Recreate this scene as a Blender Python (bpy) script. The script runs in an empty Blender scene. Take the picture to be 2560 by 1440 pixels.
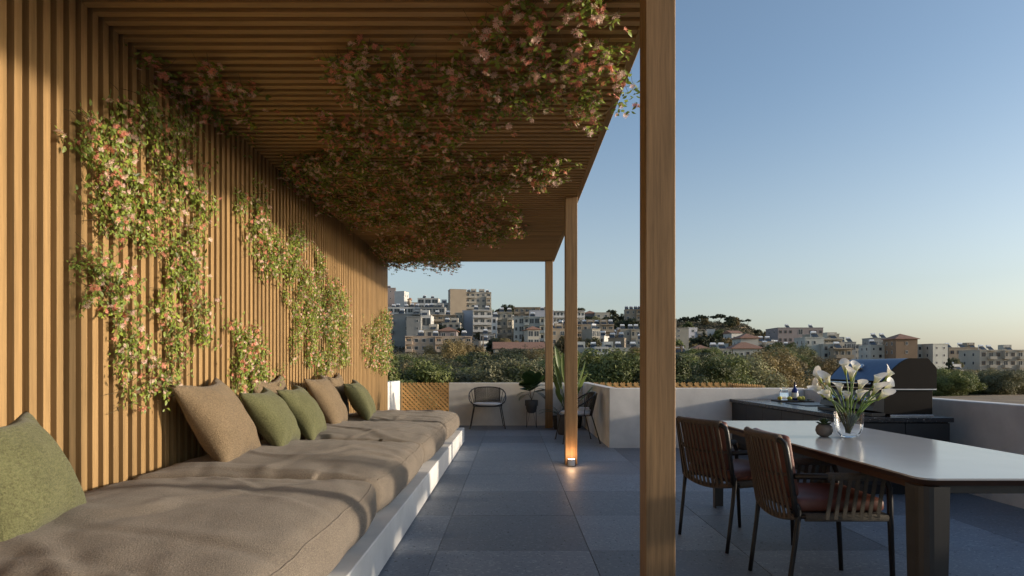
import bpy, bmesh, math, random
from mathutils import Vector, Matrix, Euler, noise
R = math.radians
S = bpy.context.scene
COL = S.collection
FPX = 1605.0; HC = 1.21; VX = 1280.0; VY = 917.0      # focal length in pixels of the 2560 px photo, eye height, vanishing point

# ------------------------------------------------------------------ camera, sky, sun, exposure
cd = bpy.data.cameras.new('camera'); cam = bpy.data.objects.new('camera', cd); COL.objects.link(cam)
cam.location = (0, 0, HC); cam.rotation_euler = (R(90), 0, 0)
cd.sensor_width = 36; cd.lens = 36 * FPX / 2560; cd.shift_y = 197 / 2560.0
cd.clip_start = 0.05; cd.clip_end = 9000
S.camera = cam
S.render.resolution_x = 1024; S.render.resolution_y = 576
SUN_EL = 10.0; SUN_BACK = 7.0          # sun to the right (+X), a little behind the camera
w = bpy.data.worlds.new('World'); S.world = w; w.use_nodes = True
nt = w.node_tree; bg = nt.nodes['Background']
sky = nt.nodes.new('ShaderNodeTexSky'); sky.sky_type = 'NISHITA'; sky.sun_disc = False
sky.sun_elevation = R(SUN_EL); sky.sun_rotation = R(90 + SUN_BACK)
sky.air_density = 1.0; sky.dust_density = 1.6; sky.ozone_density = 2.2
# haze near the horizon takes the colour out of the sky evenly all round
tcw = nt.nodes.new('ShaderNodeTexCoord'); sxw = nt.nodes.new('ShaderNodeSeparateXYZ'); nt.links.new(tcw.outputs['Generated'], sxw.inputs[0])
mrw = nt.nodes.new('ShaderNodeMapRange'); mrw.interpolation_type = 'SMOOTHSTEP'; mrw.inputs['From Min'].default_value = -0.02; mrw.inputs['From Max'].default_value = 0.42
mrw.inputs['To Min'].default_value = 0.52; mrw.inputs['To Max'].default_value = 0.93; nt.links.new(sxw.outputs['Z'], mrw.inputs['Value'])
hsw = nt.nodes.new('ShaderNodeHueSaturation'); nt.links.new(mrw.outputs[0], hsw.inputs['Saturation']); nt.links.new(sky.outputs[0], hsw.inputs['Color'])
nt.links.new(hsw.outputs[0], bg.inputs[0]); bg.inputs[1].default_value = 0.13
sl = bpy.data.lights.new('sun', 'SUN'); so = bpy.data.objects.new('sun', sl); COL.objects.link(so)
sl.energy = 2.3; sl.angle = R(2.5); sl.color = (1.0, 0.85, 0.67)
sdir = Vector((math.cos(R(SUN_BACK)) * math.cos(R(SUN_EL)), -math.sin(R(SUN_BACK)) * math.cos(R(SUN_EL)), math.sin(R(SUN_EL))))
so.rotation_euler = sdir.to_track_quat('Z', 'Y').to_euler()
S.view_settings.view_transform = 'Standard'; S.view_settings.look = 'None'
S.view_settings.gamma = 1; S.view_settings.exposure = 0.82; S.view_settings.use_curve_mapping = False
S.render.engine = 'CYCLES'
try:
    S.cycles.max_bounces = 14; S.cycles.transmission_bounces = 14; S.cycles.diffuse_bounces = 5; S.cycles.transparent_max_bounces = 8; S.cycles.caustics_reflective = False; S.cycles.caustics_refractive = False
except Exception: pass

# ------------------------------------------------------------------ materials
def newmat(name):
    m = bpy.data.materials.new(name); m.use_nodes = True
    return m, m.node_tree, m.node_tree.nodes['Principled BSDF']
def N(t, kind, **kw):
    n = t.nodes.new(kind)
    for k, v in kw.items(): setattr(n, k, v)
    return n
def coords(t, scale=(1,1,1), rnd=True, obj=True):
    tc = N(t, 'ShaderNodeTexCoord'); mp = N(t, 'ShaderNodeMapping'); mp.inputs['Scale'].default_value = scale
    src = tc.outputs['Object']
    if rnd:
        oi = N(t, 'ShaderNodeObjectInfo'); ma = N(t, 'ShaderNodeVectorMath', operation='ADD')
        mu = N(t, 'ShaderNodeMath', operation='MULTIPLY'); mu.inputs[1].default_value = 37.0
        t.links.new(oi.outputs['Random'], mu.inputs[0]); t.links.new(src, ma.inputs[0]); t.links.new(mu.outputs[0], ma.inputs[1])
        src = ma.outputs[0]
    t.links.new(src, mp.inputs[0])
    return mp.outputs[0]
def ramp(t, fac, stops):
    r = N(t, 'ShaderNodeValToRGB'); el = r.color_ramp.elements
    while len(el) < len(stops): el.new(0.5)
    for e, (p, c) in zip(el, stops): e.position = p; e.color = (*c, 1)
    t.links.new(fac, r.inputs[0]); return r.outputs[0]
def noisetex(t, vec, scale, detail=4, rough=0.55):
    n = N(t, 'ShaderNodeTexNoise'); n.inputs['Scale'].default_value = scale; n.inputs['Detail'].default_value = detail
    n.inputs['Roughness'].default_value = rough; t.links.new(vec, n.inputs['Vector']); return n.outputs['Fac']
def bump(t, b, fac, strength, dist=0.002):
    n = N(t, 'ShaderNodeBump'); n.inputs['Strength'].default_value = strength; n.inputs['Distance'].default_value = dist
    t.links.new(fac, n.inputs['Height']); t.links.new(n.outputs[0], b.inputs['Normal'])
def lerp3(c, k): return tuple(min(1, x * k) for x in c)
def mat_noise(name, c, rough=0.7, scale=8, var=0.25, metal=0, bs=0.2, bscale=60, bd=0.002, rnd=True, stretch=(1,1,1), spec=0.5, objvar=0.0):
    m, t, b = newmat(name); v = coords(t, stretch, rnd)
    f = noisetex(t, v, scale, 6)
    col = ramp(t, f, [(0.3, lerp3(c, 1 - var)), (0.7, lerp3(c, 1 + var))])
    if objvar:
        oi = N(t, 'ShaderNodeObjectInfo'); mr = N(t, 'ShaderNodeMapRange'); mr.inputs['To Min'].default_value = 1 - objvar; mr.inputs['To Max'].default_value = 1 + objvar
        t.links.new(oi.outputs['Random'], mr.inputs['Value'])
        vm = N(t, 'ShaderNodeVectorMath', operation='SCALE'); t.links.new(col, vm.inputs[0]); t.links.new(mr.outputs[0], vm.inputs['Scale']); col = vm.outputs[0]
    t.links.new(col, b.inputs['Base Color']); b.inputs['Roughness'].default_value = rough; b.inputs['Metallic'].default_value = metal
    b.inputs['Specular IOR Level'].default_value = spec
    if bs: bump(t, b, noisetex(t, v, bscale, 3), bs, bd)
    return m
def mat_wood(name, c, axis, var=0.3, rough=0.6):
    m, t, b = newmat(name)
    sc = [26, 26, 26]; sc[axis] = 0.9
    v = coords(t, tuple(sc), True)
    f = noisetex(t, v, 1.6, 7, 0.65)
    sc2 = [140, 140, 140]; sc2[axis] = 5
    v2 = coords(t, tuple(sc2), True); f2 = noisetex(t, v2, 1.0, 3, 0.6)
    mx = N(t, 'ShaderNodeMath', operation='MULTIPLY_ADD'); mx.inputs[1].default_value = 0.35; t.links.new(f2, mx.inputs[0])
    m2 = N(t, 'ShaderNodeMath', operation='MULTIPLY'); m2.inputs[1].default_value = 0.65; t.links.new(f, m2.inputs[0]); t.links.new(m2.outputs[0], mx.inputs[2])
    col = ramp(t, mx.outputs[0], [(0.30, lerp3(c, 1 - var)), (0.5, c), (0.72, lerp3(c, 1 + var))])
    oi = N(t, 'ShaderNodeObjectInfo'); mr = N(t, 'ShaderNodeMapRange'); mr.inputs['To Min'].default_value = 0.86; mr.inputs['To Max'].default_value = 1.12
    t.links.new(oi.outputs['Random'], mr.inputs['Value'])
    vm = N(t, 'ShaderNodeVectorMath', operation='SCALE'); t.links.new(col, vm.inputs[0]); t.links.new(mr.outputs[0], vm.inputs['Scale'])
    t.links.new(vm.outputs[0], b.inputs['Base Color']); b.inputs['Roughness'].default_value = rough
    b.inputs['Specular IOR Level'].default_value = 0.3
    bump(t, b, mx.outputs[0], 0.25, 0.001)
    return m
def mat_fabric(name, c, scale=420, bs=0.6, var=0.28, bd=0.002):
    m, t, b = newmat(name)
    fa = noisetex(t, coords(t, (1, 0.22, 0.6), True), scale, 2, 0.6); fb = noisetex(t, coords(t, (0.3, 1, 1), True), scale, 2, 0.6)
    big = noisetex(t, coords(t, (1, 1, 1), True), 5, 4)
    ad = N(t, 'ShaderNodeMath', operation='ADD'); t.links.new(fa, ad.inputs[0]); t.links.new(fb, ad.inputs[1])
    hf = N(t, 'ShaderNodeMath', operation='MULTIPLY'); hf.inputs[1].default_value = 0.42; t.links.new(ad.outputs[0], hf.inputs[0])
    a2 = N(t, 'ShaderNodeMath', operation='MULTIPLY_ADD'); a2.inputs[1].default_value = 0.16; t.links.new(big, a2.inputs[0]); t.links.new(hf.outputs[0], a2.inputs[2])
    col = ramp(t, a2.outputs[0], [(0.38, lerp3(c, 1 - var)), (0.62, lerp3(c, 1 + var))])
    t.links.new(col, b.inputs['Base Color']); b.inputs['Roughness'].default_value = 0.95; b.inputs['Specular IOR Level'].default_value = 0.1
    b.inputs['Sheen Weight'].default_value = 0.15
    bump(t, b, ad.outputs[0], bs, bd)
    return m
def mat_plain(name, c, rough=0.5, metal=0, spec=0.5):
    return mat_noise(name, c, rough, 14, 0.10, metal, 0.08, 90, 0.001, spec=spec)
def mat_stone(name, c, fleck, rough=0.6, thr=0.72, scale=60, objvar=0.0, fl2=None):
    m, t, b = newmat(name); v = coords(t, (1, 1, 1), True)
    f = noisetex(t, v, 3, 6)
    base = ramp(t, f, [(0.3, lerp3(c, 0.86)), (0.7, lerp3(c, 1.14))])
    fs = noisetex(t, coords(t, (1, 2.2, 1), True), scale, 2, 0.5)
    mk = ramp(t, fs, [(thr - 0.02, (0, 0, 0)), (thr + 0.02, (1, 1, 1))])
    mx = N(t, 'ShaderNodeMix', data_type='RGBA'); t.links.new(mk, mx.inputs['Factor']); t.links.new(base, mx.inputs['A']); mx.inputs['B'].default_value = (*fleck, 1)
    out = mx.outputs['Result']
    if fl2:
        fs2 = noisetex(t, coords(t, (2, 1, 1), True), scale * 0.8, 2, 0.5)
        mk2 = ramp(t, fs2, [(0.30, (1, 1, 1)), (0.34, (0, 0, 0))])
        mx2 = N(t, 'ShaderNodeMix', data_type='RGBA'); t.links.new(mk2, mx2.inputs['Factor']); t.links.new(out, mx2.inputs['A']); mx2.inputs['B'].default_value = (*fl2, 1)
        out = mx2.outputs['Result']
    if objvar:
        oi = N(t, 'ShaderNodeObjectInfo'); mr = N(t, 'ShaderNodeMapRange'); mr.inputs['To Min'].default_value = 1 - objvar; mr.inputs['To Max'].default_value = 1 + objvar
        t.links.new(oi.outputs['Random'], mr.inputs['Value'])
        vm = N(t, 'ShaderNodeVectorMath', operation='SCALE'); t.links.new(out, vm.inputs[0]); t.links.new(mr.outputs[0], vm.inputs['Scale']); out = vm.outputs[0]
    t.links.new(out, b.inputs['Base Color'])
    rr = N(t, 'ShaderNodeMapRange'); rr.inputs['To Min'].default_value = rough - 0.12; rr.inputs['To Max'].default_value = rough + 0.15
    t.links.new(f, rr.inputs['Value']); t.links.new(rr.outputs[0], b.inputs['Roughness'])
    bump(t, b, noisetex(t, v, scale * 1.5, 3), 0.15, 0.001)
    return m
def mat_leaf(name, c, var=0.5, scale=3.0, trans=0.25, rough=0.5, objvar=0.0):
    m, t, b = newmat(name); v = coords(t, (1, 1, 1), True)
    f = noisetex(t, v, scale, 3, 0.7)
    gr = N(t, 'ShaderNodeNewGeometry'); 
    add = N(t, 'ShaderNodeMath', operation='MULTIPLY_ADD'); add.inputs[1].default_value = 0.45; t.links.new(gr.outputs['Random Per Island'], add.inputs[0])
    h = N(t, 'ShaderNodeMath', operation='MULTIPLY'); h.inputs[1].default_value = 0.55; t.links.new(f, h.inputs[0]); t.links.new(h.outputs[0], add.inputs[2])
    c2 = (min(1, c[0] * (1 + var) + 0.02 * var), min(1, c[1] * (1 + var)), c[2] * (1 + var * 0.3))
    col = ramp(t, add.outputs[0], [(0.25, lerp3(c, 1 - var)), (0.5, c), (0.8, c2)])
    if objvar:
        oi = N(t, 'ShaderNodeObjectInfo'); mr = N(t, 'ShaderNodeMapRange'); mr.inputs['To Min'].default_value = 1 - objvar; mr.inputs['To Max'].default_value = 1 + objvar
        t.links.new(oi.outputs['Random'], mr.inputs['Value']); vm = N(t, 'ShaderNodeVectorMath', operation='SCALE'); t.links.new(col, vm.inputs[0]); t.links.new(mr.outputs[0], vm.inputs['Scale']); col = vm.outputs[0]
    t.links.new(col, b.inputs['Base Color']); b.inputs['Roughness'].default_value = rough
    if trans:
        tr = N(t, 'ShaderNodeBsdfTranslucent'); t.links.new(col, tr.inputs['Color']); ms = N(t, 'ShaderNodeMixShader'); ms.inputs[0].default_value = trans
        out = t.nodes['Material Output']; t.links.new(b.outputs[0], ms.inputs[1]); t.links.new(tr.outputs[0], ms.inputs[2]); t.links.new(ms.outputs[0], out.inputs[0])
    return m
def mat_glass(name, c=(1, 1, 1), rough=0.0, ior=1.45):
    m, t, b = newmat(name); b.inputs['Base Color'].default_value = (*c, 1); b.inputs['Transmission Weight'].default_value = 1
    b.inputs['Roughness'].default_value = rough; b.inputs['IOR'].default_value = ior; return m
def mat_emit(name, c, s):
    m, t, b = newmat(name); b.inputs['Base Color'].default_value = (*c, 1); b.inputs['Emission Color'].default_value = (*c, 1); b.inputs['Emission Strength'].default_value = s; return m

OAK = (0.370, 0.232, 0.100)
M = dict(
    oak_z=mat_wood('oak_vertical', OAK, 2), oak_x_brightened=mat_wood('oak_across_brightened', lerp3(OAK, 1.15), 0), oak_y=mat_wood('oak_along', OAK, 1),  # ceiling slats: same oak, missing bounce light put into a lighter colour
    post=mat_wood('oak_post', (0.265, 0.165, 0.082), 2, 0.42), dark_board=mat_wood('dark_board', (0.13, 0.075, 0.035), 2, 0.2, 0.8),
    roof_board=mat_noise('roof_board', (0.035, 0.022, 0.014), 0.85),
    lattice=mat_wood('lattice_wood', (0.52, 0.30, 0.11), 0, 0.25), 
    plaster=mat_noise('plaster', (0.70, 0.675, 0.64), 0.85, 2.5, 0.14, 0, 0.35, 25, 0.003, rnd=False),
    plinth=mat_noise('plinth_plaster', (0.78, 0.76, 0.72), 0.7, 3.0, 0.12, 0, 0.25, 30, 0.002, rnd=False),
    tile=mat_stone('floor_tile', (0.185, 0.210, 0.250), (0.33, 0.36, 0.40), 0.52, 0.63, 38, 0.27, (0.05, 0.058, 0.075)),
    grout=mat_plain('grout', (0.03, 0.03, 0.032), 0.9),
    mattress=mat_fabric('mattress_linen', (0.225, 0.185, 0.142), 330, 0.8, 0.38, 0.003),
    tan=mat_fabric('tan_weave', (0.215, 0.158, 0.097), 170, 1.0, 0.34, 0.004), green=mat_fabric('green_weave', (0.135, 0.136, 0.066), 170, 1.0, 0.34, 0.004),
    black_metal=mat_plain('black_metal', (0.018, 0.018, 0.02), 0.4), bronze=mat_plain('bronze_metal', (0.012, 0.010, 0.009), 0.42, 0.0),
    leg_metal=mat_plain('leg_metal', (0.040, 0.036, 0.031), 0.45, 0.0),
    cabinet=mat_plain('cabinet_black', (0.020, 0.020, 0.022), 0.45), granite=mat_stone('black_granite', (0.022, 0.023, 0.027), (0.55, 0.55, 0.55), 0.25, 0.67, 85),
    steel=mat_plain('steel', (0.62, 0.63, 0.65), 0.22, 1.0), hood=mat_plain('hood_steel', (0.075, 0.12, 0.20), 0.38, 1.0), grill_side=mat_plain('grill_side', (0.013, 0.010, 0.008), 0.7, 0.0, 0.15),
    tabletop=mat_noise('white_ceramic_top', (0.47, 0.475, 0.48), 0.16, 3, 0.04, 0, 0), edge=mat_wood('table_edge', (0.085, 0.046, 0.028), 1, 0.15),
    strap=mat_fabric('rope_strap', (0.125, 0.096, 0.074), 700, 0.8, 0.35), strap2=mat_fabric('grey_strap', (0.115, 0.105, 0.088), 700, 0.8, 0.35),
    leather=mat_noise('red_leather', (0.17, 0.062, 0.042), 0.5, 6, 0.2, 0, 0.3, 180, 0.001),
    white_cushion=mat_fabric('pale_cushion', (0.62, 0.62, 0.64), 500, 0.2, 0.08), rope=mat_plain('dark_rope', (0.055, 0.05, 0.045), 0.8),
    pot_grey=mat_noise('pot_grey', (0.075, 0.077, 0.082), 0.7, 8, 0.2), pot_stone=mat_noise('pot_stone', (0.20, 0.175, 0.15), 0.75, 18, 0.25), pot_black=mat_plain('pot_black', (0.02, 0.02, 0.02), 0.6),
    soil=mat_noise('soil', (0.04, 0.028, 0.018), 0.95, 40, 0.4, 0, 0.8, 80, 0.01),
    leaf_vine=mat_leaf('vine_leaf', (0.255, 0.335, 0.065), 0.6, 2.5, 0.35, 0.42), stem=mat_plain('vine_stem', (0.11, 0.09, 0.04), 0.7),
    petal=mat_leaf('petal', (0.9, 0.36, 0.27), 0.45, 6, 0.3, 0.6), petal2=mat_leaf('petal_pale', (0.95, 0.66, 0.58), 0.3, 6, 0.3, 0.6),
    leaf_dark=mat_leaf('house_plant_leaf', (0.03, 0.065, 0.022), 0.4, 2, 0.1, 0.3), leaf_long=mat_leaf('long_leaf', (0.09, 0.13, 0.035), 0.6, 2, 0.3, 0.4), succulent_leaf=mat_leaf('succulent_leaf', (0.05, 0.085, 0.03), 0.4, 3, 0.1, 0.4),
    spathe=None, lily_stem=mat_leaf('lily_stem', (0.13, 0.22, 0.05), 0.3, 4, 0.1, 0.4), spadix=mat_plain('spadix', (0.75, 0.50, 0.05), 0.6),
    glass=mat_glass('clear_glass'), blue_glass=mat_plain('blue_bottle', (0.01, 0.025, 0.16), 0.1), paper=mat_plain('paper', (0.7, 0.7, 0.68), 0.7), lemon=mat_plain('lemon', (0.62, 0.55, 0.08), 0.5),
    board=mat_wood('dark_chopping_board', (0.06, 0.04, 0.025), 0, 0.2), lamp_shade=mat_plain('lamp_shade', (0.75, 0.76, 0.78), 0.5), glow=mat_emit('lamp_glow', (1.0, 0.74, 0.45), 9.0), brass=mat_plain('brass', (0.5, 0.38, 0.18), 0.3, 1.0),
    red_ink=mat_plain('red_ink', (0.5, 0.03, 0.02), 0.5),
    bark=mat_noise('bark', (0.10, 0.075, 0.05), 0.9, 12, 0.4, 0, 0.8, 30, 0.02),
    crown_olive=mat_leaf('crown_olive', (0.215, 0.205, 0.105), 0.32, 0.5, 0.25, 0.6, 0.38), crown_green=mat_leaf('crown_green', (0.135, 0.155, 0.045), 0.32, 0.5, 0.25, 0.6, 0.38), crown_brown=mat_leaf('crown_brown', (0.19, 0.145, 0.062), 0.32, 0.5, 0.25, 0.6, 0.38),
    crown_dark=mat_leaf('crown_dark', (0.045, 0.056, 0.024), 0.5, 0.7, 0.15, 0.6), scrub=mat_leaf('scrub', (0.09, 0.082, 0.045), 0.5, 0.05, 0.15, 0.7),
    ground=mat_noise('dry_ground', (0.26, 0.185, 0.11), 0.95, 0.12, 0.35, 0, 0.5, 2, 0.3, rnd=False),
    roof_tile=mat_noise('terracotta', (0.27, 0.145, 0.095), 0.85, 1.2, 0.25, 0, 0.4, 4, 0.05, stretch=(4, 1, 1)),
    win=mat_noise('window_glass', (0.035, 0.042, 0.05), 0.15, 0.6, 0.5, 0, 0), frame=mat_plain('window_frame', (0.5, 0.49, 0.46), 0.6), shutter=mat_plain('brown_shutter', (0.13, 0.07, 0.04), 0.7),
    rail_glass=mat_plain('balustrade', (0.20, 0.26, 0.27), 0.2), tank=mat_plain('white_tank', (0.8, 0.8, 0.8), 0.35), car=mat_plain('car_paint', (0.7, 0.7, 0.72), 0.25),
)
WALLC = dict(cream=(0.42, 0.38, 0.31), white=(0.58, 0.56, 0.52), grey=(0.28, 0.275, 0.255), tan=(0.33, 0.265, 0.19), lilac=(0.45, 0.45, 0.48), salmon=(0.42, 0.33, 0.25), pale=(0.43, 0.43, 0.385), brown=(0.22, 0.15, 0.095), sand=(0.34, 0.31, 0.25), pink=(0.27, 0.23, 0.22))
for k, c in WALLC.items(): M['w_' + k] = mat_noise('render_' + k, lerp3(c, 0.98), 0.85, 0.25, 0.10, 0, 0.1, 3, 0.02, objvar=0.07)
def make_spathe():
    m, t, b = newmat('spathe'); tc = N(t, 'ShaderNodeTexCoord'); sx = N(t, 'ShaderNodeSeparateXYZ'); t.links.new(tc.outputs['Object'], sx.inputs[0])
    mr = N(t, 'ShaderNodeMapRange'); mr.inputs['From Min'].default_value = 0.0; mr.inputs['From Max'].default_value = 0.085; t.links.new(sx.outputs['Z'], mr.inputs['Value'])
    col = ramp(t, mr.outputs[0], [(0.0, (0.20, 0.30, 0.05)), (0.28, (0.42, 0.48, 0.10)), (0.55, (0.78, 0.76, 0.52)), (1.0, (0.86, 0.84, 0.80))])
    t.links.new(col, b.inputs['Base Color']); b.inputs['Roughness'].default_value = 0.5; b.inputs['Subsurface Weight'].default_value = 0.0
    tr = N(t, 'ShaderNodeBsdfTranslucent'); t.links.new(col, tr.inputs['Color']); ms = N(t, 'ShaderNodeMixShader'); ms.inputs[0].default_value = 0.25
    out = t.nodes['Material Output']; t.links.new(b.outputs[0], ms.inputs[1]); t.links.new(tr.outputs[0], ms.inputs[2]); t.links.new(ms.outputs[0], out.inputs[0])
    return m
M['spathe'] = make_spathe()

# ------------------------------------------------------------------ mesh helpers
class MB:
    def __init__(s): s.v = []; s.f = []; s.mi = []; s.cm = 0
    def add(s, vs, fs):
        o = len(s.v); s.v.extend([tuple(x) for x in vs]); s.f.extend([tuple(i + o for i in f) for f in fs]); s.mi.extend([s.cm] * len(fs)); return s
    def box(s, x0, x1, y0, y1, z0, z1, mtx=None):
        vs = [Vector(p) for p in ((x0,y0,z0),(x1,y0,z0),(x1,y1,z0),(x0,y1,z0),(x0,y0,z1),(x1,y0,z1),(x1,y1,z1),(x0,y1,z1))]
        if mtx: vs = [mtx @ p for p in vs]
        return s.add(vs, [(0,3,2,1),(4,5,6,7),(0,1,5,4),(1,2,6,5),(2,3,7,6),(3,0,4,7)])
    def cbox(s, x0, x1, y0, y1, z0, z1, c=0.004, mtx=None):
        bm = bmesh.new(); bmesh.ops.create_cube(bm, size=1)
        for v in bm.verts: v.co = Vector((x0 if v.co.x < 0 else x1, y0 if v.co.y < 0 else y1, z0 if v.co.z < 0 else z1))
        bmesh.ops.bevel(bm, geom=bm.edges[:], offset=c, segments=1, affect='EDGES')
        bm.verts.index_update(); vs = [v.co.copy() for v in bm.verts]
        if mtx: vs = [mtx @ p for p in vs]
        fs = [[v.index for v in f.verts] for f in bm.faces]; bm.free(); return s.add(vs, fs)
    def tube(s, pts, r, seg=8, cap=True, flat=1.0, smooth=0):
        pts = [Vector(p) for p in pts]
        if smooth: pts = catmull(pts, smooth)
        n = len(pts); rs = r if isinstance(r, (list, tuple)) else [r] * n
        if len(rs) != n: rs = [rs[int(i * (len(rs) - 1) / (n - 1))] * (1 - 0) for i in range(n)]
        d0 = (pts[1] - pts[0]).normalized(); up = Vector((0, 0, 1)) if abs(d0.z) < 0.9 else Vector((1, 0, 0))
        a = d0.cross(up).normalized(); vs = []; fs = []
        for i, p in enumerate(pts):
            d = (pts[min(i + 1, n - 1)] - pts[max(i - 1, 0)])
            if d.length < 1e-9: d = d0
            d.normalize(); a = (a - d * a.dot(d))
            a = a.normalized() if a.length > 1e-6 else d.orthogonal().normalized()
            b = d.cross(a)
            for k in range(seg):
                t = 2 * math.pi * k / seg; vs.append(p + a * math.cos(t) * rs[i] + b * math.sin(t) * rs[i] * flat)
        for i in range(n - 1):
            for k in range(seg):
                k2 = (k + 1) % seg; fs.append((i * seg + k, i * seg + k2, (i + 1) * seg + k2, (i + 1) * seg + k))
        if cap: fs.append(tuple(range(seg))[::-1]); fs.append(tuple((n - 1) * seg + k for k in range(seg)))
        return s.add(vs, fs)
    def lathe(s, prof, seg=28, c=(0, 0, 0), close=False):
        vs = []; fs = []; n = len(prof)
        for r, z in prof:
            for k in range(seg):
                t = 2 * math.pi * k / seg; vs.append((c[0] + r * math.cos(t), c[1] + r * math.sin(t), c[2] + z))
        for i in range(n - 1):
            for k in range(seg):
                k2 = (k + 1) % seg; fs.append((i * seg + k, i * seg + k2, (i + 1) * seg + k2, (i + 1) * seg + k))
        if prof[0][0] > 1e-5: fs.append(tuple(range(seg))[::-1])
        if prof[-1][0] > 1e-5: fs.append(tuple((n - 1) * seg + k for k in range(seg)))
        return s.add(vs, fs)
    def prism(s, poly, y0, y1):      # poly of (x,z), counter-clockwise seen from -y
        n = len(poly); vs = [(x, y0, z) for x, z in poly] + [(x, y1, z) for x, z in poly]
        fs = [tuple(range(n)), tuple(range(2 * n - 1, n - 1, -1))] + [(i, i + n, (i + 1) % n + n, (i + 1) % n) for i in range(n)]
        return s.add(vs, fs)
    def build(s, name, mats, parent=None, smooth=False, loc=None, auto=None):
        me = bpy.data.meshes.new(name); me.from_pydata(s.v, [], s.f)
        if not isinstance(mats, (list, tuple)): mats = [mats]
        for m in mats: me.materials.append(M[m] if isinstance(m, str) else m)
        if len(mats) > 1: me.polygons.foreach_set('material_index', s.mi)
        if smooth: me.polygons.foreach_set('use_smooth', [True] * len(me.polygons))
        me.update()
        if smooth and auto:
            try: me.set_sharp_from_angle(angle=R(auto))
            except Exception: pass
        o = bpy.data.objects.new(name, me); COL.objects.link(o)
        if parent: o.parent = parent
        if loc: o.location = loc
        return o
def catmull(p, k):
    out = []; n = len(p)
    for i in range(n - 1):
        p0 = p[max(i - 1, 0)]; p1 = p[i]; p2 = p[i + 1]; p3 = p[min(i + 2, n - 1)]
        for j in range(k):
            t = j / k; out.append(0.5 * ((2 * p1) + (p2 - p0) * t + (2 * p0 - 5 * p1 + 4 * p2 - p3) * t * t + (3 * p1 - p0 - 3 * p2 + p3) * t ** 3))
    out.append(p[-1].copy()); return out
def tag(o, label=None, cat=None, group=None, kind=None):
    if label: o['label'] = label
    if cat: o['category'] = cat
    if group: o['group'] = group
    if kind: o['kind'] = kind
    return o
def thing(name, label, cat, loc=(0, 0, 0), rz=0, group=None):
    o = bpy.data.objects.new(name, None); COL.objects.link(o); o.empty_display_size = 0.2
    o.location = loc; o.rotation_euler = (0, 0, rz); return tag(o, label, cat, group)
def inst(name, me, parent=None, loc=(0, 0, 0), rot=(0, 0, 0), sc=None):
    o = bpy.data.objects.new(name, me); COL.objects.link(o)
    if parent: o.parent = parent
    o.location = loc; o.rotation_euler = rot
    if sc: o.scale = sc if not isinstance(sc, (int, float)) else (sc, sc, sc)
    return o
def copy_tree(o, parent=None):
    c = o.copy(); COL.objects.link(c)
    if parent: c.parent = parent
    for ch in o.children: copy_tree(ch, c)
    return c
def at(px, py, d):      # photo pixel at distance d -> world point
    return Vector(((px - VX) / FPX * d, d, HC + (VY - py) / FPX * d))
def interp(x, xs, ys):
    if x <= xs[0]: return ys[0]
    for i in range(1, len(xs)):
        if x <= xs[i]:
            t = (x - xs[i - 1]) / (xs[i] - xs[i - 1]); return ys[i - 1] * (1 - t) + ys[i] * t
    return ys[-1]

# ------------------------------------------------------------------ terrain
RP = [900, 1100, 1250, 1450, 1600, 1700, 1860, 1900, 1950, 2050, 2400, 3200]
RY = [776, 782, 792, 803, 812, 806, 812, 834, 868, 893, 899, 902]
MPX = [900, 1250, 1450, 1600, 1700, 1850, 1950, 2100, 2600]; MPY = [836, 850, 862, 872, 876, 886, 898, 912, 914]
LPX = [900, 1250, 1450, 1700, 1940, 2000, 2600]; LPY = [884, 899, 903, 907, 915, 950, 956]
def ground_z(x, y):
    d = max(y, 25.0); px = max(700, min(VX + FPX * x / d, 3200))
    zr = HC + (VY - interp(px, RP, RY)) / FPX * 440
    zm = HC + (VY - interp(px, MPX, MPY)) / FPX * 300
    zl = HC + (VY - interp(px, LPX, LPY)) / FPX * 215
    z = interp(d, [90, 150, 215, 300, 440, 620, 1500, 4000], [-5, -4.2 if px < 1960 else -5.2, zl, zm, zr, zr - 14, -6, -14])
    if 120 < d < 1500: z += noise.noise(Vector((x * 0.02, y * 0.02, 0))) * 1.5
    return z
def build_ground():
    xs = [-3500, -2200, -1400, -900, -600] + [i * 12 for i in range(-33, 34)] + [600, 900, 1400, 2200, 3500]
    ys = [-400, -100, -20, 10] + [20 + 10 * i for i in range(50)] + [540, 600, 700, 900, 1300, 2000, 3000, 4500]
    vs = [(x, y, ground_z(x, y)) for y in ys for x in xs]; n = len(xs)
    fs = [(j * n + i, j * n + i + 1, (j + 1) * n + i + 1, (j + 1) * n + i) for j in range(len(ys) - 1) for i in range(n - 1)]
    b = MB(); b.add(vs, fs); return tag(b.build('ground', 'ground', smooth=True), kind='structure')
build_ground()

# ------------------------------------------------------------------ terrace floor
b = MB(); b.box(-3.3, 4.8, -6, 13.45, -5.5, -0.035); tag(b.build('terrace_base', 'plaster'), kind='structure')
fl = MB().box(-2.9, 4.5, -5.9, 13.3, -0.034, -0.016).build('floor', 'grout'); tag(fl, kind='structure')
def tile_mesh():
    b = MB(); b.cbox(0.002, 0.998, 0.002, 0.998, -0.014, 0.0, 0.0012); o = b.build('tile', 'tile', fl); return o
t0 = tile_mesh(); first = True
JX = [-2.49 + i for i in range(7)] ; JY = [0.23 + i for i in range(-6, 14)]
for jx in JX:
    for jy in JY:
        if jy > 13.0: continue
        if jx < -1.6: continue
        o = t0 if first else t0.copy()
        if not first: COL.objects.link(o)
        first = False
        x1 = min(jx + 1, 4.40); y1 = min(jy + 1, 13.23)
        o.location = (jx, jy, random.Random(int(jx * 7 + jy * 31)).uniform(-0.0006, 0.0006)); o.scale = (x1 - jx, y1 - jy, 1)

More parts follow.
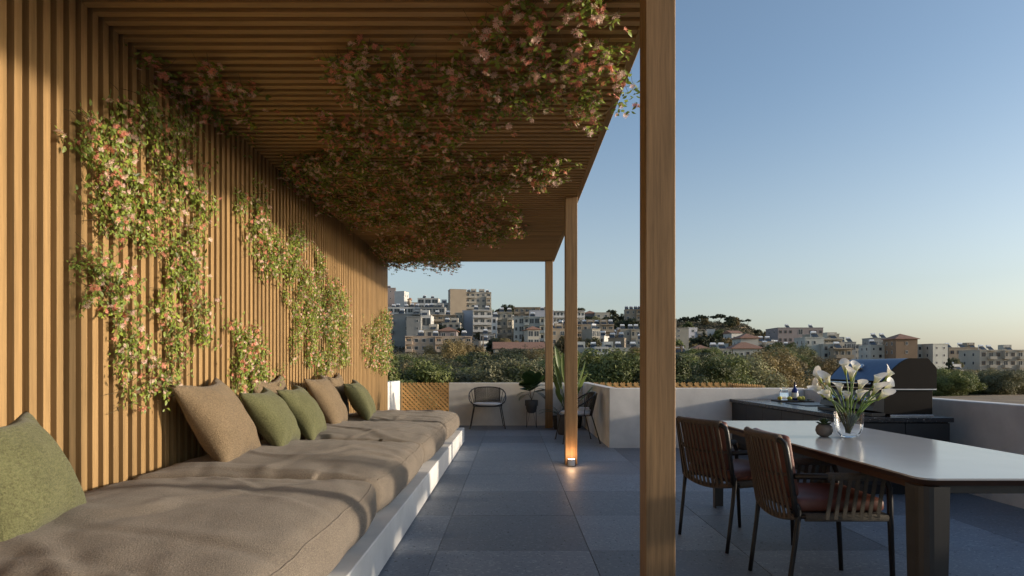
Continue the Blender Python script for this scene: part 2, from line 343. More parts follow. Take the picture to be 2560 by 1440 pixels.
# ------------------------------------------------------------------ slatted wall and pergola
XW = -2.49; ZC = 3.315
P0 = 3.713
NS = 92
slat_y = [P0 + 0.1 * k for k in range(-62, NS)]
wallr = thing('slatted_wall', 'tall oak wall of vertical slats behind the long day bed', 'wall', (XW, 5, 0))
def rel(o, root): o.parent = root; o.matrix_parent_inverse = Matrix.Translation(root.location).inverted() if root.rotation_euler.z == 0 else (Matrix.Translation(root.location) @ root.rotation_euler.to_matrix().to_4x4()).inverted(); return o
b = MB(); b.box(XW - 0.10, XW - 0.052, slat_y[0] - 0.1, slat_y[-1] + 0.055, 0, 3.60); rel(b.build('backing_panel', 'dark_board'), wallr)
b = MB(); b.cbox(-0.052, 0, 0, 0.052, 0.0, ZC + 0.045, 0.002); s0 = b.build('slat', 'oak_z', None)
for i, y in enumerate(slat_y):
    o = s0 if i == 0 else s0.copy()
    if i: COL.objects.link(o)
    o.location = (XW, y, 0); rel(o, wallr)
pg = thing('pergola', 'oak pergola roof of crosswise slats on square posts over the day bed', 'pergola', (0, 5, 0))
ye = slat_y[-1] + 0.055
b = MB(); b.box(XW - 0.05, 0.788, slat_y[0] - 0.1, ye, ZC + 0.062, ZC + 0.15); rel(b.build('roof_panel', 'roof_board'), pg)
b = MB(); b.cbox(0.79, 0.845, slat_y[0] - 0.1, ye, ZC, ZC + 0.17, 0.003); rel(b.build('edge_beam', 'oak_y'), pg)
b = MB(); b.cbox(XW + 0.001, 0.789, 0, 0.052, ZC, ZC + 0.06, 0.002); s1 = b.build('roof_slat', 'oak_x_brightened', None)
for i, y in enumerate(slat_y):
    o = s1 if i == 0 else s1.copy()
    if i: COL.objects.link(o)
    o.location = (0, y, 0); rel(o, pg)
b = MB(); b.cbox(0.660, 0.808, 0, 0.148, 0.0, ZC - 0.002, 0.004); p0 = b.build('post', 'post', None)
for i, y in enumerate([3.17, 7.93, 12.69, -1.60]):
    o = p0 if i == 0 else p0.copy()
    if i: COL.objects.link(o)
    o.location = (0, y, 0); rel(o, pg)

# ------------------------------------------------------------------ parapets
def wallbox(name, label, x0, x1, y0, y1, z1, z0=0.0, mat='plaster'):
    b = MB(); b.cbox(x0, x1, y0, y1, z0, z1, 0.008); return tag(b.build(name, mat), label, 'wall')
wallbox('parapet_wall', 'low grey plaster wall at the far end behind the round chair and potted fig', -1.30, 1.447, 13.21, 13.40, 0.88, -0.01)
wallbox('parapet_wall', 'plaster return wall behind the chair with books on its seat', 1.45, 1.60, 9.72, 13.42, 0.89, -0.01)
wallbox('parapet_wall', 'plaster wall facing the dining area, between return wall and counter end', 1.45, 4.358, 9.57, 9.718, 0.893, -0.01)
wallbox('parapet_wall', 'long right-hand plaster parapet behind the barbecue counter', 4.36, 4.52, -5.9, 9.72, 0.88, -0.01)
wallbox('parapet_wall', 'short sunlit white wall continuing past the end of the slatted wall', XW - 0.12, XW, slat_y[-1] + 0.06, 14.28, 0.90, -0.01, 'plinth')

# ------------------------------------------------------------------ lattice fences
def lattice(name, label, x0, x1, y, z0, z1, pitch, wd):
    root = thing(name, label, 'fence', (x0, y, z0)); W = x1 - x0; Hh = z1 - z0
    def bars(sgn, yo):
        k = -Hh
        while k < W:
            # line from (k,0) rising to (k+H,H) (sgn +) or mirrored
            a = max(0, -k) ; e = min(Hh, W - k)
            if e - a > 0.02:
                if sgn > 0: p = (k + a, a); q = (k + e, e)
                else: p = (k + a, Hh - a); q = (k + e, Hh - e)
                m = MB(); dx = q[0] - p[0]; dz = q[1] - p[1]; L = math.hypot(dx, dz); ux, uz = dx / L, dz / L; nx, nz = -uz * wd / 2, ux * wd / 2
                vs = []
                for yy in (yo, yo + 0.012):
                    for (px, pz) in (p, q):
                        vs += [(px + nx, yy, pz + nz), (px - nx, yy, pz - nz)]
                m.add(vs, [(0, 1, 3, 2), (4, 6, 7, 5), (0, 2, 6, 4), (1, 5, 7, 3), (0, 4, 5, 1), (2, 3, 7, 6)])
                m.build('lattice_bar', 'lattice', root)
            k += pitch
    bars(-1, 0.0); bars(1, 0.016)
    b = MB(); b.cbox(-0.04, 0, -0.005, 0.045, 0, Hh + 0.005, 0.002); b.build('fence_post', 'oak_z', root)
    b = MB(); b.cbox(W, W + 0.04, -0.005, 0.045, 0, Hh + 0.005, 0.002); b.build('fence_post', 'oak_z', root)
    return root
lattice('lattice_fence', 'diagonal wooden lattice fence between the white wall end and the grey far wall', -2.44, -1.0, 14.3, 0.0, 0.85, 0.098, 0.042)
lattice('lattice_fence', 'diagonal wooden lattice fence showing above the wall right of the middle post', 1.62, 4.86, 14.3, 0.0, 0.85, 0.15, 0.06)
lf = lattice('lattice_fence', 'short end panel of lattice fence turning toward the viewer', 0, 1.3, 0, 0.0, 0.83, 0.10, 0.045)
lf.location = (4.92, 14.3, 0.0); lf.rotation_euler = (0, 0, R(-84))
b = MB(); b.box(-3.2, 6.2, 13.46, 16.0, -5.4, -0.05); tag(b.build('lower_terrace', 'plaster'), kind='structure')

# ------------------------------------------------------------------ day bed: plinth and four mattresses
pr = thing('day_bed_base', 'long low white plaster bench base with a shadow gap at the floor', 'bench', (-1.6, 5, 0))
b = MB(); b.cbox(XW + 0.002, -0.765, -2.0, 10.30, 0.012, 0.236, 0.006); rel(b.build('plinth', 'plinth'), pr)
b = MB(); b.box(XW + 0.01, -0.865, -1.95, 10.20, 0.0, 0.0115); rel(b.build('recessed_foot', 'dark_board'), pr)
def rbox(nx, ny, nz, hx, hy, hz, r):
    verts = {}; vl = []; fl_ = []
    def vid(p):
        k = tuple(round(c, 5) for c in p)
        if k not in verts: verts[k] = len(vl); vl.append(p)
        return verts[k]
    def face(fn, na, nb, flip):
        for i in range(na):
            for j in range(nb):
                q = [fn(i / na, j / nb), fn((i + 1) / na, j / nb), fn((i + 1) / na, (j + 1) / nb), fn(i / na, (j + 1) / nb)]
                ids = [vid(p) for p in q]; fl_.append(tuple(ids[::-1] if flip else ids))
    X = lambda a: hx * (2 * a - 1); Y = lambda a: hy * (2 * a - 1); Z = lambda a: hz * (2 * a - 1)
    face(lambda a, c: (X(a), Y(c), hz), nx, ny, False); face(lambda a, c: (X(a), Y(c), -hz), nx, ny, True)
    face(lambda a, c: (X(a), -hy, Z(c)), nx, nz, False); face(lambda a, c: (X(a), hy, Z(c)), nx, nz, True)
    face(lambda a, c: (hx, Y(a), Z(c)), ny, nz, False); face(lambda a, c: (-hx, Y(a), Z(c)), ny, nz, True)
    out = []
    for p in vl:
        q = Vector((max(-hx + r, min(hx - r, p[0])), max(-hy + r, min(hy - r, p[1])), max(-hz + r, min(hz - r, p[2]))))
        d = Vector(p) - q
        out.append(q + d.normalized() * r if d.length > 1e-9 else Vector(p))
    return out, fl_
MAT_HX, MAT_HY, MAT_HZ = 0.828, 1.027, 0.135
def mat_def(p, seed):
    x, y, z = p; u = x / MAT_HX; v = y / MAT_HY
    up = max(0, z / MAT_HZ); 
    hump = (1 - abs(v) ** 2.6) * (1 - abs(u) ** 4) * 0.052 * up
    sd = seed * 13.7
    w1 = noise.noise(Vector((x * 1.6 + sd, y * 1.1, 1))) * 0.022 * up
    # creases running in from the long seams
    edge = abs(v) ** 3
    cr = -abs(noise.noise(Vector((x * 5.5 + y * 2 + sd, y * 0.7, 4)))) * 0.022 * edge * up
    for q, (ax, ay, am) in enumerate(((0.7, 1.3, 0.010), (1.5, 0.6, 0.006), (0.5, 2.4, 0.005))):
        wv = noise.noise(Vector((x * ax + sd + q * 5, y * ay + x * 0.5, 7 + q))); cr += (max(0, 1 - abs(wv) * 11) * am - max(0, 1 - abs(wv + 0.09) * 9) * am * 0.8) * up
    fine = noise.noise(Vector((x * 9 + sd, y * 6, 2))) * 0.0035 * up
    sag = -0.012 * up * max(0, abs(u) - 0.6) / 0.4
    # front side bulge, pinched at the ends
    bul = (1 - abs(z / MAT_HZ) ** 2) * 0.035 * (1 - abs(v) ** 3) * (1 if u > 0.9 else 0)
    bul += noise.noise(Vector((y * 3 + sd, z * 5, 9))) * 0.012 * (1 if u > 0.9 else 0)
    pin = -0.045 * abs(v) ** 7 * (1 if u > 0.5 else 0)
    return Vector((x + bul + pin, y + noise.noise(Vector((x * 2, sd, z * 4))) * 0.008 * edge, z + hump + w1 + cr + fine + sag))
MLAB = ['nearest sandy linen mattress at the bottom of the photo', 'second sandy linen mattress, under the big tan cushion', 'third sandy linen mattress, between second and farthest', 'farthest sandy linen mattress at the end of the white base']
for i in range(4):
    cy = 2.05 + 1.025 + 2.05 * i; vs, fs = rbox(60, 76, 10, MAT_HX, MAT_HY, MAT_HZ, 0.09)
    r_ = thing('mattress', MLAB[i], 'mattress', (-1.657, cy, 0.237 + MAT_HZ), group='mattresses on the day bed')
    b = MB(); b.add([mat_def(p, i) for p in vs], fs); b.build('cover', 'mattress', r_, smooth=True)
    b = MB(); k = 0.09 * (1 - 0.7071)
    pts = [mat_def(Vector((MAT_HX - k, -MAT_HY + 0.09 + (2 * MAT_HY - 0.18) * j / 70, MAT_HZ - k)), i) + Vector((-0.0005, 0, -0.0005)) for j in range(71)]
    b.tube(pts, 0.0045, 6); b.build('seam_piping', 'mattress', r_, smooth=True)
cy = 1.025; vs, fs = rbox(30, 30, 6, MAT_HX, MAT_HY, MAT_HZ, 0.075)

# ------------------------------------------------------------------ cushions
def pillow(label, c, wdt, hgt, thick, lean, yaw, mat, roll=0, seed=0):
    n = 26; vs = []; fs = []
    for side in (1, -1):
        for j in range(n + 1):
            for i in range(n + 1):
                u = -1 + 2 * i / n; v = -1 + 2 * j / n
                u = math.copysign(abs(u) ** 0.8, u); v = math.copysign(abs(v) ** 0.8, v)
                h = thick / 2 * max(0, (1 - u * u)) ** 0.52 * max(0, (1 - v * v)) ** 0.52
                px = u * wdt / 2 * (1 - 0.15 * (1 - v * v) ** 1.5 * abs(u) ** 3) ; pz = v * hgt / 2 * (1 - (0.24 if v > 0 else 0.14) * (1 - u * u) ** 1.5 * abs(v) ** 3)
                sag = 0
                wr = noise.noise(Vector((u * 2.2 + seed, v * 2.2, side * 3 + seed))) * 0.014 + (1 - abs(noise.noise(Vector((u * 3 * (1 + 0.3 * v) + seed * 3, v * 1.2, side))) * 5)) * 0.006 * (abs(v) ** 1.5)
                hh = h + wr * min(1, h / 0.03)
                vs.append((side * hh + 0.012 * v * v * (1 if v > 0 else 0) - 0.02 * (abs(u * v)) ** 3, px, pz + sag))
    m = (n + 1) ** 2
    for s_ in range(2):
        for j in range(n):
            for i in range(n):
                a = s_ * m + j * (n + 1) + i; q = (a, a + 1, a + n + 2, a + n + 1); fs.append(q if s_ == 0 else q[::-1])
    b = MB(); b.add(vs, fs)
    o = b.build('cushion', mat, smooth=True); 
    bm = bmesh.new(); bm.from_mesh(o.data); bmesh.ops.remove_doubles(bm, verts=bm.verts, dist=0.0008); bm.to_mesh(o.data); bm.free()
    o.location = c; o.rotation_euler = Euler((R(roll), R(-lean), R(yaw)), 'ZYX'); o.rotation_mode = 'XYZ'
    mt = Matrix.Rotation(R(yaw), 3, 'Z') @ Matrix.Rotation(R(-lean), 3, 'Y') @ Matrix.Rotation(R(roll), 3, 'X'); o.rotation_euler = mt.to_euler()
    return tag(o, label, 'cushion', 'cushions leaning on the slatted wall')
ZM = 0.56
pillow('big tan woven cushion, nearest of the tan ones', (-2.22, 4.90, 0.80), 0.88, 0.72, 0.30, 31, 4, 'tan', 3, 1)
pillow('olive green cushion right beside the big tan cushion', (-2.10, 5.64, 0.765), 0.74, 0.60, 0.27, 34, 5, 'green', 3, 2)
pillow('olive green cushion in the middle, in front of a half-hidden tan cushion', (-2.07, 6.38, 0.765), 0.74, 0.60, 0.27, 34, 5, 'green', 3, 3)
pillow('tan cushion half hidden behind two green cushions', (-2.38, 6.45, 0.82), 0.86, 0.62, 0.18, 16, 0, 'tan', 2, 4)
pillow('tan cushion between the middle and the farthest green cushions', (-2.20, 7.66, 0.80), 0.90, 0.70, 0.28, 30, 4, 'tan', 3, 5)
pillow('tan cushion peeping out behind the farthest green cushion', (-2.38, 8.74, 0.82), 0.80, 0.62, 0.18, 14, 0, 'tan', 2, 6)
pillow('farthest olive green cushion, crossed by a dark shadow', (-2.06, 8.74, 0.765), 0.90, 0.60, 0.26, 33, 5, 'green', 3, 7)
pillow('olive green cushion at the left edge of the photo', (-2.10, 2.72, 0.745), 0.64, 0.56, 0.26, 28, 6, 'green', 3, 8)

# ------------------------------------------------------------------ kitchen counter
kc = thing('kitchen_counter', 'long black outdoor kitchen counter with speckled stone top', 'counter', (3.7, 7.7, 0))
b = MB(); b.cbox(3.24, 4.14, 6.01, 9.566, 0.690, 0.733, 0.003); rel(b.build('countertop', 'granite'), kc)
b = MB(); b.box(3.30, 4.11, 6.05, 9.56, 0.10, 0.689); rel(b.build('cabinet_body', 'cabinet'), kc)
b = MB(); b.box(3.36, 4.06, 6.10, 9.55, 0.0, 0.099); rel(b.build('kick_board', 'black_metal'), kc)
yy = 6.05
for i in range(6):
    b = MB(); b.cbox(3.275, 3.299, yy + 0.002, yy + 0.583, 0.105, 0.680, 0.002); rel(b.build('cabinet_door', 'cabinet'), kc); yy += 0.585
b = MB(); b.cbox(3.29, 3.69, 6.025, 6.049, 0.105, 0.680, 0.002); rel(b.build('end_panel', 'cabinet'), kc)
b = MB(); b.cbox(3.695, 4.11, 6.025, 6.049, 0.105, 0.680, 0.002); rel(b.build('end_panel', 'cabinet'), kc)
b = MB(); b.cbox(3.55, 4.05, 7.75, 8.35, 0.734, 0.745, 0.003); tag(b.build('hob_cover', 'black_metal'), 'flat black hob lid set on the speckled counter left of the barbecue', 'hob')
# barbecue
gr = thing('barbecue_grill', 'large built-in barbecue with curved blue-grey hood and dark sides', 'barbecue', (3.8, 6.65, 0.733))
g0, g1 = 6.14, 7.20
prof = [(3.545, 1.0), (4.06, 1.0), (4.06, 1.20), (4.03, 1.235), (3.985, 1.285), (3.97, 1.292), (3.80, 1.292)]
for k in range(1, 9):
    a = k / 8; prof.append((3.80 - 0.06 * math.sin(a * 0.9) - 0.195 * a, 1.292 - 0.205 * a ** 1.45))
prof.append((3.545, 1.075))
b = MB(); n = len(prof); vs = [(x, g0 + 0.02, z) for x, z in prof] + [(x, g1 - 0.02, z) for x, z in prof]
fs = [(i, i + n, (i + 1) % n + n, (i + 1) % n) for i in range(n)]; b.add(vs, fs); rel(b.build('hood', 'hood', smooth=True, auto=40), gr)
for y0, y1 in ((g0 - 0.004, g0 + 0.0198), (g1 - 0.0198, g1 + 0.004)):
    b = MB(); b.prism([(x, z) for x, z in prof], y0, y1); rel(b.build('hood_side', 'grill_side'), gr)
b = MB(); b.cbox(3.565, 4.03, g0 + 0.01, g1 - 0.01, 0.755, 0.990, 0.004); rel(b.build('firebox', 'grill_side'), gr)
b = MB(); b.cbox(3.55, 4.06, g0 - 0.002, g1 + 0.002, 0.9885, 0.9998, 0.002); rel(b.build('rim_strip', 'tank'), gr)
b = MB(); b.cbox(3.60, 4.02, g0 - 0.03, g0 + 0.005, 0.734, 0.752, 0.002); rel(b.build('base_strip', 'steel'), gr)
b = MB(); b.cbox(3.53, 3.5448, g0 + 0.02, g1 - 0.02, 1.005, 1.072, 0.002); rel(b.build('hood_front_band', 'grill_side'), gr)
b = MB(); b.tube([(3.47, g0 + 0.08, 1.045), (3.47, g1 - 0.06, 1.045)], 0.011, 10); b.tube([(3.47, g0 + 0.16, 1.045), (3.535, g0 + 0.16, 1.045)], 0.008, 6); b.tube([(3.47, g1 - 0.16, 1.045), (3.535, g1 - 0.16, 1.045)], 0.008, 6); rel(b.build('handle', 'steel', smooth=True), gr)
b = MB(); b.prism([(3.45, 0.79), (3.56, 0.77), (3.56, 0.975), (3.50, 0.965)], g0 + 0.0, g1); rel(b.build('control_panel', 'black_metal'), gr)
b = MB(); b.cbox(3.43, 3.563, g0 - 0.01, g1 + 0.01, 0.735, 0.768, 0.003); rel(b.build('drip_tray', 'black_metal'), gr)
for i in range(5):
    y = g0 + 0.12 + i * 0.205; m = Matrix.Translation((3.466, y, 0.885)) @ Matrix.Rotation(R(-106), 4, 'Y')
    b = MB(); b.lathe([(0.0, 0.0), (0.040, 0.0), (0.040, 0.012), (0.034, 0.016), (0.030, 0.016), (0.028, 0.045), (0.022, 0.050), (0.0, 0.050)], 20); b.v = [tuple(m @ Vector(v)) for v in b.v]
    rel(b.build('knob', 'steel', smooth=True, auto=35), gr)
m = Matrix.Translation((3.655, 6.72, 1.195)) @ Matrix.Rotation(R(-48), 4, 'Y')
b = MB(); b.lathe([(0.0, 0.0), (0.045, 0.0), (0.045, 0.02), (0.038, 0.026), (0.0, 0.026)], 24); b.v = [tuple(m @ Vector(v)) for v in b.v]; rel(b.build('thermometer', 'steel', smooth=True, auto=35), gr)
# things on the counter
kb = MB().cbox(3.62, 4.06, 8.62, 8.98, 0.734, 0.750, 0.003).build('chopping_board', 'board'); tag(kb, 'dark chopping board under the jar and lemons on the counter', 'chopping board')
kj = thing('glass_jar', 'clear glass jar standing left of the blue bottle', 'jar', (3.78, 8.92, 0.751))
b = MB(); b.lathe([(0.0, 0.0), (0.055, 0.0), (0.062, 0.02), (0.062, 0.11), (0.048, 0.135), (0.048, 0.155), (0.044, 0.155), (0.044, 0.135), (0.058, 0.108), (0.058, 0.02), (0.0, 0.008)], 24); b.build('jar_body', 'glass', kj, smooth=True, auto=28)
b = MB(); b.lathe([(0.051, 0.0), (0.051, 0.014), (0.0, 0.016)], 24, (0, 0, 0.156)); b.build('lid', 'glass', kj, smooth=True, auto=35)
kt = thing('bottle', 'dark blue glass bottle with pale label on the counter', 'bottle', (3.90, 8.85, 0.751))
b = MB(); b.lathe([(0.0, 0.0), (0.042, 0.0), (0.044, 0.01), (0.044, 0.12), (0.036, 0.145), (0.015, 0.175), (0.013, 0.215), (0.0, 0.216)], 24); b.build('bottle_body', 'blue_glass', kt, smooth=True, auto=50)
b = MB(); b.lathe([(0.016, 0.0), (0.016, 0.03), (0.0, 0.031)], 16, (0, 0, 0.2165)); b.build('cap', 'leg_metal', kt, smooth=True, auto=35)
b = MB(); b.lathe([(0.0450, 0.03), (0.0455, 0.032), (0.0455, 0.10), (0.0450, 0.102)], 24); b.build('label_band', 'paper', kt, smooth=True)
LL = ['lemon half at the left end of the chopping board', 'lemon in front of the glass jar', 'lemon below the blue bottle', 'lemon half at the right of the bottle']
for i, (x, y) in enumerate([(3.67, 8.80), (3.77, 8.72), (3.90, 8.70), (3.97, 8.76)]):
    b = MB(); b.lathe([(0.0, -0.036), (0.012, -0.032), (0.026, -0.016), (0.029, 0.0), (0.026, 0.016), (0.012, 0.032), (0.0, 0.036)], 14)
    o = b.build('lemon', 'lemon', smooth=True, loc=(x, y, 0.78)); o.rotation_euler = (R(80 + 20 * i), 0, R(40 * i)); tag(o, LL[i], 'lemon', 'lemons on the chopping board')
for i, (x, y, a) in enumerate([(3.72, 8.66, 20), (3.86, 8.64, -15), (4.0, 8.68, 40)]):
    b = MB()
    for k in range(5):
        bb = [(0, 0, 0), (0.03, 0.01 * (k - 2), 0.015), (0.07, 0.02 * (k - 2), 0.012)]; b.tube(bb, [0.004, 0.012, 0.003], 6, flat=0.4)
    o = b.build('herb_sprig', 'leaf_long', smooth=True, loc=(x, y, 0.752)); o.rotation_euler = (0, 0, R(a)); tag(o, ['green sprig left on the chopping board', 'green sprig at the middle front of the chopping board', 'green sprig at the right end of the chopping board'][i], 'herb')

# ------------------------------------------------------------------ dining table
TX0, TX1, TY0, TY1, TZ = 1.725, 2.725, 2.70, 5.60, 0.740
tb = thing('dining_table', 'long dining table with glossy white top and dark bronze corner legs', 'table', (2.2, 4.2, 0))
def round_rect(x0, x1, y0, y1, r, n=8):
    p = []
    for (cx, cy, a0) in ((x1 - r, y0 + r, -90), (x1 - r, y1 - r, 0), (x0 + r, y1 - r, 90), (x0 + r, y0 + r, 180)):
        for k in range(n + 1):
            a = R(a0 + 90 * k / n); p.append((cx + r * math.cos(a), cy + r * math.sin(a)))
    return p
def slab(b, ra, za, rb, zb):
    n = len(ra); vs = [(x, y, za) for x, y in ra] + [(x, y, zb) for x, y in rb]
    b.add(vs, [tuple(range(n))[::-1], tuple(range(n, 2 * n))] + [(i, (i + 1) % n, (i + 1) % n + n, i + n) for i in range(n)])
b = MB(); slab(b, round_rect(TX0, TX1, TY0, TY1, 0.06), TZ - 0.008, round_rect(TX0, TX1, TY0, TY1, 0.06), TZ); rel(b.build('tabletop', 'tabletop'), tb)
b = MB(); slab(b, round_rect(TX0 + 0.035, TX1 - 0.035, TY0 + 0.035, TY1 - 0.035, 0.04), TZ - 0.036, round_rect(TX0 + 0.002, TX1 - 0.002, TY0 + 0.002, TY1 - 0.002, 0.058), TZ - 0.0085); rel(b.build('tapered_edge', 'edge'), tb)
for x in (TX0 + 0.07, TX1 - 0.11):
    b = MB(); b.cbox(x, x + 0.04, TY0 + 0.10, TY1 - 0.10, TZ - 0.075, TZ - 0.037, 0.002); rel(b.build('rail', 'edge'), tb)
for y in (TY0 + 0.06, TY1 - 0.09):
    b = MB(); b.cbox(TX0 + 0.11, TX1 - 0.11, y, y + 0.03, TZ - 0.075, TZ - 0.037, 0.002); rel(b.build('rail', 'leg_metal'), tb)
def leg(cx, cy, sx, sy):
    # two tapering plates joined by a rounded corner; outer corner at (cx,cy), sx/sy point inwards
    b = MB(); lv = []
    for z, w_, off in ((TZ - 0.037, 0.118, 0.0), (TZ - 0.25, 0.114, 0.004), (0.0, 0.098, 0.012)):
        r = 0.05; th = 0.010; out = []; inn = []
        pts = [(w_, 0)] + [(r, 0)] + [(r - r * math.sin(R(a)), r - r * math.cos(R(a))) for a in (22, 45, 68, 90)] + [(0, w_)]
        for (px, py) in pts: out.append((px + off, py + off))
        ins = [(w_, th)] + [(r, th)] + [(r - (r - th) * math.sin(R(a)), r - (r - th) * math.cos(R(a))) for a in (22, 45, 68, 90)] + [(th, w_)]
        for (px, py) in ins: inn.append((px + off, py + off))
        lv.append([(cx + sx * px, cy + sy * py, z) for px, py in out + inn[::-1]])
    n = len(lv[0]); vs = sum(lv, []); fs = [tuple(range(n)), tuple(range(2 * n, 3 * n))[::-1]]
    for L in range(2):
        for i in range(n): fs.append((L * n + i, (L + 1) * n + i, (L + 1) * n + (i + 1) % n, L * n + (i + 1) % n))
    b.add(vs, fs); o = rel(b.build('leg', 'leg_metal'), tb)
    bm = bmesh.new(); bm.from_mesh(o.data); bmesh.ops.recalc_face_normals(bm, faces=bm.faces); bm.to_mesh(o.data); bm.free()
leg(TX0, TY0, 1, 1); leg(TX1, TY0, -1, 1); leg(TX0, TY1, 1, -1); leg(TX1, TY1, -1, -1)

# ------------------------------------------------------------------ vase of lilies, succulent
VC = Vector((2.235, 4.26, TZ + 0.001))
vz = thing('glass_vase', 'clear ribbed glass vase holding the white lilies', 'vase', VC)
b = MB(); seg = 72; op = [(0.0, 0.0), (0.034, 0.001), (0.054, 0.010), (0.072, 0.032), (0.083, 0.065), (0.088, 0.10), (0.092, 0.170)]
ip = [(0.0895, 0.170), (0.0855, 0.10), (0.080, 0.066), (0.068, 0.036), (0.050, 0.018), (0.0, 0.012)]
vs = []; fs = []; pr_ = op + ip
for i, (r, z) in enumerate(pr_):
    for k in range(seg):
        a = 2 * math.pi * k / seg; rr = r * (1 + (0.010 * math.cos(a * 8) * max(0, 1 - z / 0.17) ** 0.5 if i < len(op) else 0)); vs.append((rr * math.cos(a), rr * math.sin(a), z))
for i in range(len(pr_) - 1):
    for k in range(seg): fs.append((i * seg + k, i * seg + (k + 1) % seg, (i + 1) * seg + (k + 1) % seg, (i + 1) * seg + k))
b.add(vs, fs); b.build('vase_body', 'glass', vz, smooth=True, auto=28)
def spathe_mesh():
    b = MB(); nt_, na = 9, 22; vs = []; fs = []
    for i in range(nt_):
        t = i / (nt_ - 1)
        for k in range(na + 1):
            a = -math.pi * 0.98 + 2 * math.pi * 0.98 * k / na
            front = (1 + math.cos(a)) / 2                 # 1 at the pointed tip side
            r = 0.0065 + 0.005 * t + 0.0185 * t ** 1.5 * (0.75 + 0.25 * front)
            z = 0.115 * t * (0.64 + 0.36 * front ** 2.2) 
            tipc = (front ** 6) * max(0, t - 0.7) / 0.3
            r += 0.010 * tipc; z += 0.008 * tipc
            rim = max(0, t - 0.75) / 0.25; r += 0.005 * rim * rim
            vs.append((r * math.cos(a), r * math.sin(a), z))
    for i in range(nt_ - 1):
        for k in range(na): fs.append((i * (na + 1) + k, i * (na + 1) + k + 1, (i + 1) * (na + 1) + k + 1, (i + 1) * (na + 1) + k))
    b.add(vs, fs); return b
sp0 = None; sd0 = None
lil = [ # (image x, image y of bloom base, depth, size, facing twist)
 (2114, 925, 4.30, 1.05, 200), (2137, 928, 4.34, 1.05, -20), (2128, 942, 4.16, 1.05, 250), (2052, 945, 4.25, 0.95, 150), (2073, 955, 4.15, 1.05, 200), (2215, 940, 4.28, 1.0, 20),
 (2185, 956, 4.20, 1.05, 330), (2101, 974, 4.14, 1.0, 230), (2117, 990, 4.12, 0.9, 240), (2148, 968, 4.15, 1.0, 280), (2147, 990, 4.08, 1.05, 290), (2183, 978, 4.10, 1.1, 300),
 (2210, 970, 4.2, 1.0, 350), (2057, 982, 4.2, 1.05, 190), (2073, 990, 4.08, 1.05, 220), (2050, 970, 4.30, 0.9, 160), (2197, 990, 4.12, 1.0, 330), (2210, 985, 4.28, 0.9, 10), (2079, 974, 4.3, 0.9, 120), (2170, 1000, 4.3, 0.9, 60)]
LLAB = ['tall calla lily at the top centre, left one of the topmost pair', 'tall calla lily at the top centre, right one of the topmost pair', 'calla lily just below the topmost pair of blooms', 'calla lily reaching out highest at the far left of the bouquet', 'calla lily at upper left, just inside the highest left bloom', 'calla lily reaching out highest at the far right of the bouquet', 'calla lily at upper right, just inside the highest right bloom', 'calla lily left of centre at middle height of the bouquet', 'small calla lily bloom low, left of the central stems', 'calla lily right of the central stems, upper of the two there', 'calla lily right of the central stems, lower of the two there', 'large calla lily at middle height right of centre', 'calla lily at middle height on the far right edge', 'calla lily at middle height on the left edge of the bouquet', 'lowest calla lily at the left of the bouquet', 'slender calla lily between the top left and middle left blooms', 'calla lily low at the right of the bouquet', 'lowest calla lily on the far right edge', 'half-hidden calla lily behind the left blooms', 'half-hidden calla lily low behind the right blooms']
rnd = random.Random(5)
for i, (px, py, d, sz, tw) in enumerate(lil):
    tip = at(px, py + 8, d); base = VC + Vector((rnd.uniform(-0.014, 0.014), rnd.uniform(-0.014, 0.014), 0.024 + rnd.uniform(0, 0.01)))
    dirx = (tip - VC); hor = Vector((dirx.x, dirx.y, 0))
    rimp = VC + Vector((0, 0, 0.168)) + hor * min(0.36, 0.080 / max(0.01, hor.length)) + Vector((rnd.uniform(-0.01, 0.01), rnd.uniform(-0.012, 0.012), 0))
    rt = thing('calla_lily', LLAB[i], 'flower', base, 0, 'calla lilies in the vase')
    out = (hor.normalized() if hor.length > 0.02 else Vector((0, 0, 0)))
    mid = rimp.lerp(tip, 0.55) + Vector((0, 0, 0.012)) - out * 0.012
    b = MB(); pts = [Vector((0, 0, 0)), base.lerp(rimp, 0.5) - base + Vector((0, 0, 0.01)), rimp - base, mid - base, tip - base]; b.tube(pts, 0.0042, 7, smooth=5); b.build('stem', 'lily_stem', rt, smooth=True)
    dd = (tip - mid).normalized() + out * 0.05 + Vector((0, 0, 0.6)); dd.normalize()
    q = dd.to_track_quat('Z', 'Y').to_matrix().to_4x4() @ Matrix.Rotation(R(tw + rnd.uniform(-40, 40)), 4, 'Z') @ Matrix.Scale(sz * 0.94, 4)
    if sp0 is None: sp0 = spathe_mesh().build('spathe', 'spathe', None, smooth=True); o = sp0; sd0 = None
    else: o = sp0.copy(); COL.objects.link(o)
    o.parent = rt; o.matrix_local = Matrix.Translation(tip - base - dd * 0.012) @ q
    if sd0 is None:
        b = MB(); b.tube([(0, 0, 0.01), (0, 0, 0.04), (0.003, 0, 0.065)], [0.005, 0.0055, 0.003], 8); sd0 = b.build('spadix', 'spadix', None, smooth=True); o = sd0
    else: o = sd0.copy(); COL.objects.link(o)
    o.parent = rt; o.matrix_local = Matrix.Translation(tip - base - dd * 0.012) @ q
sc_ = thing('potted_succulent', 'small succulent in round stone pot left of the vase', 'potted plant', (2.105, 4.33, TZ + 0.001))
b = MB(); b.lathe([(0.0, 0.0), (0.025, 0.0), (0.045, 0.014), (0.055, 0.040), (0.050, 0.066), (0.036, 0.082), (0.032, 0.082), (0.030, 0.072), (0.0, 0.070)], 28); b.build('pot', 'pot_stone', sc_, smooth=True)
sm = None
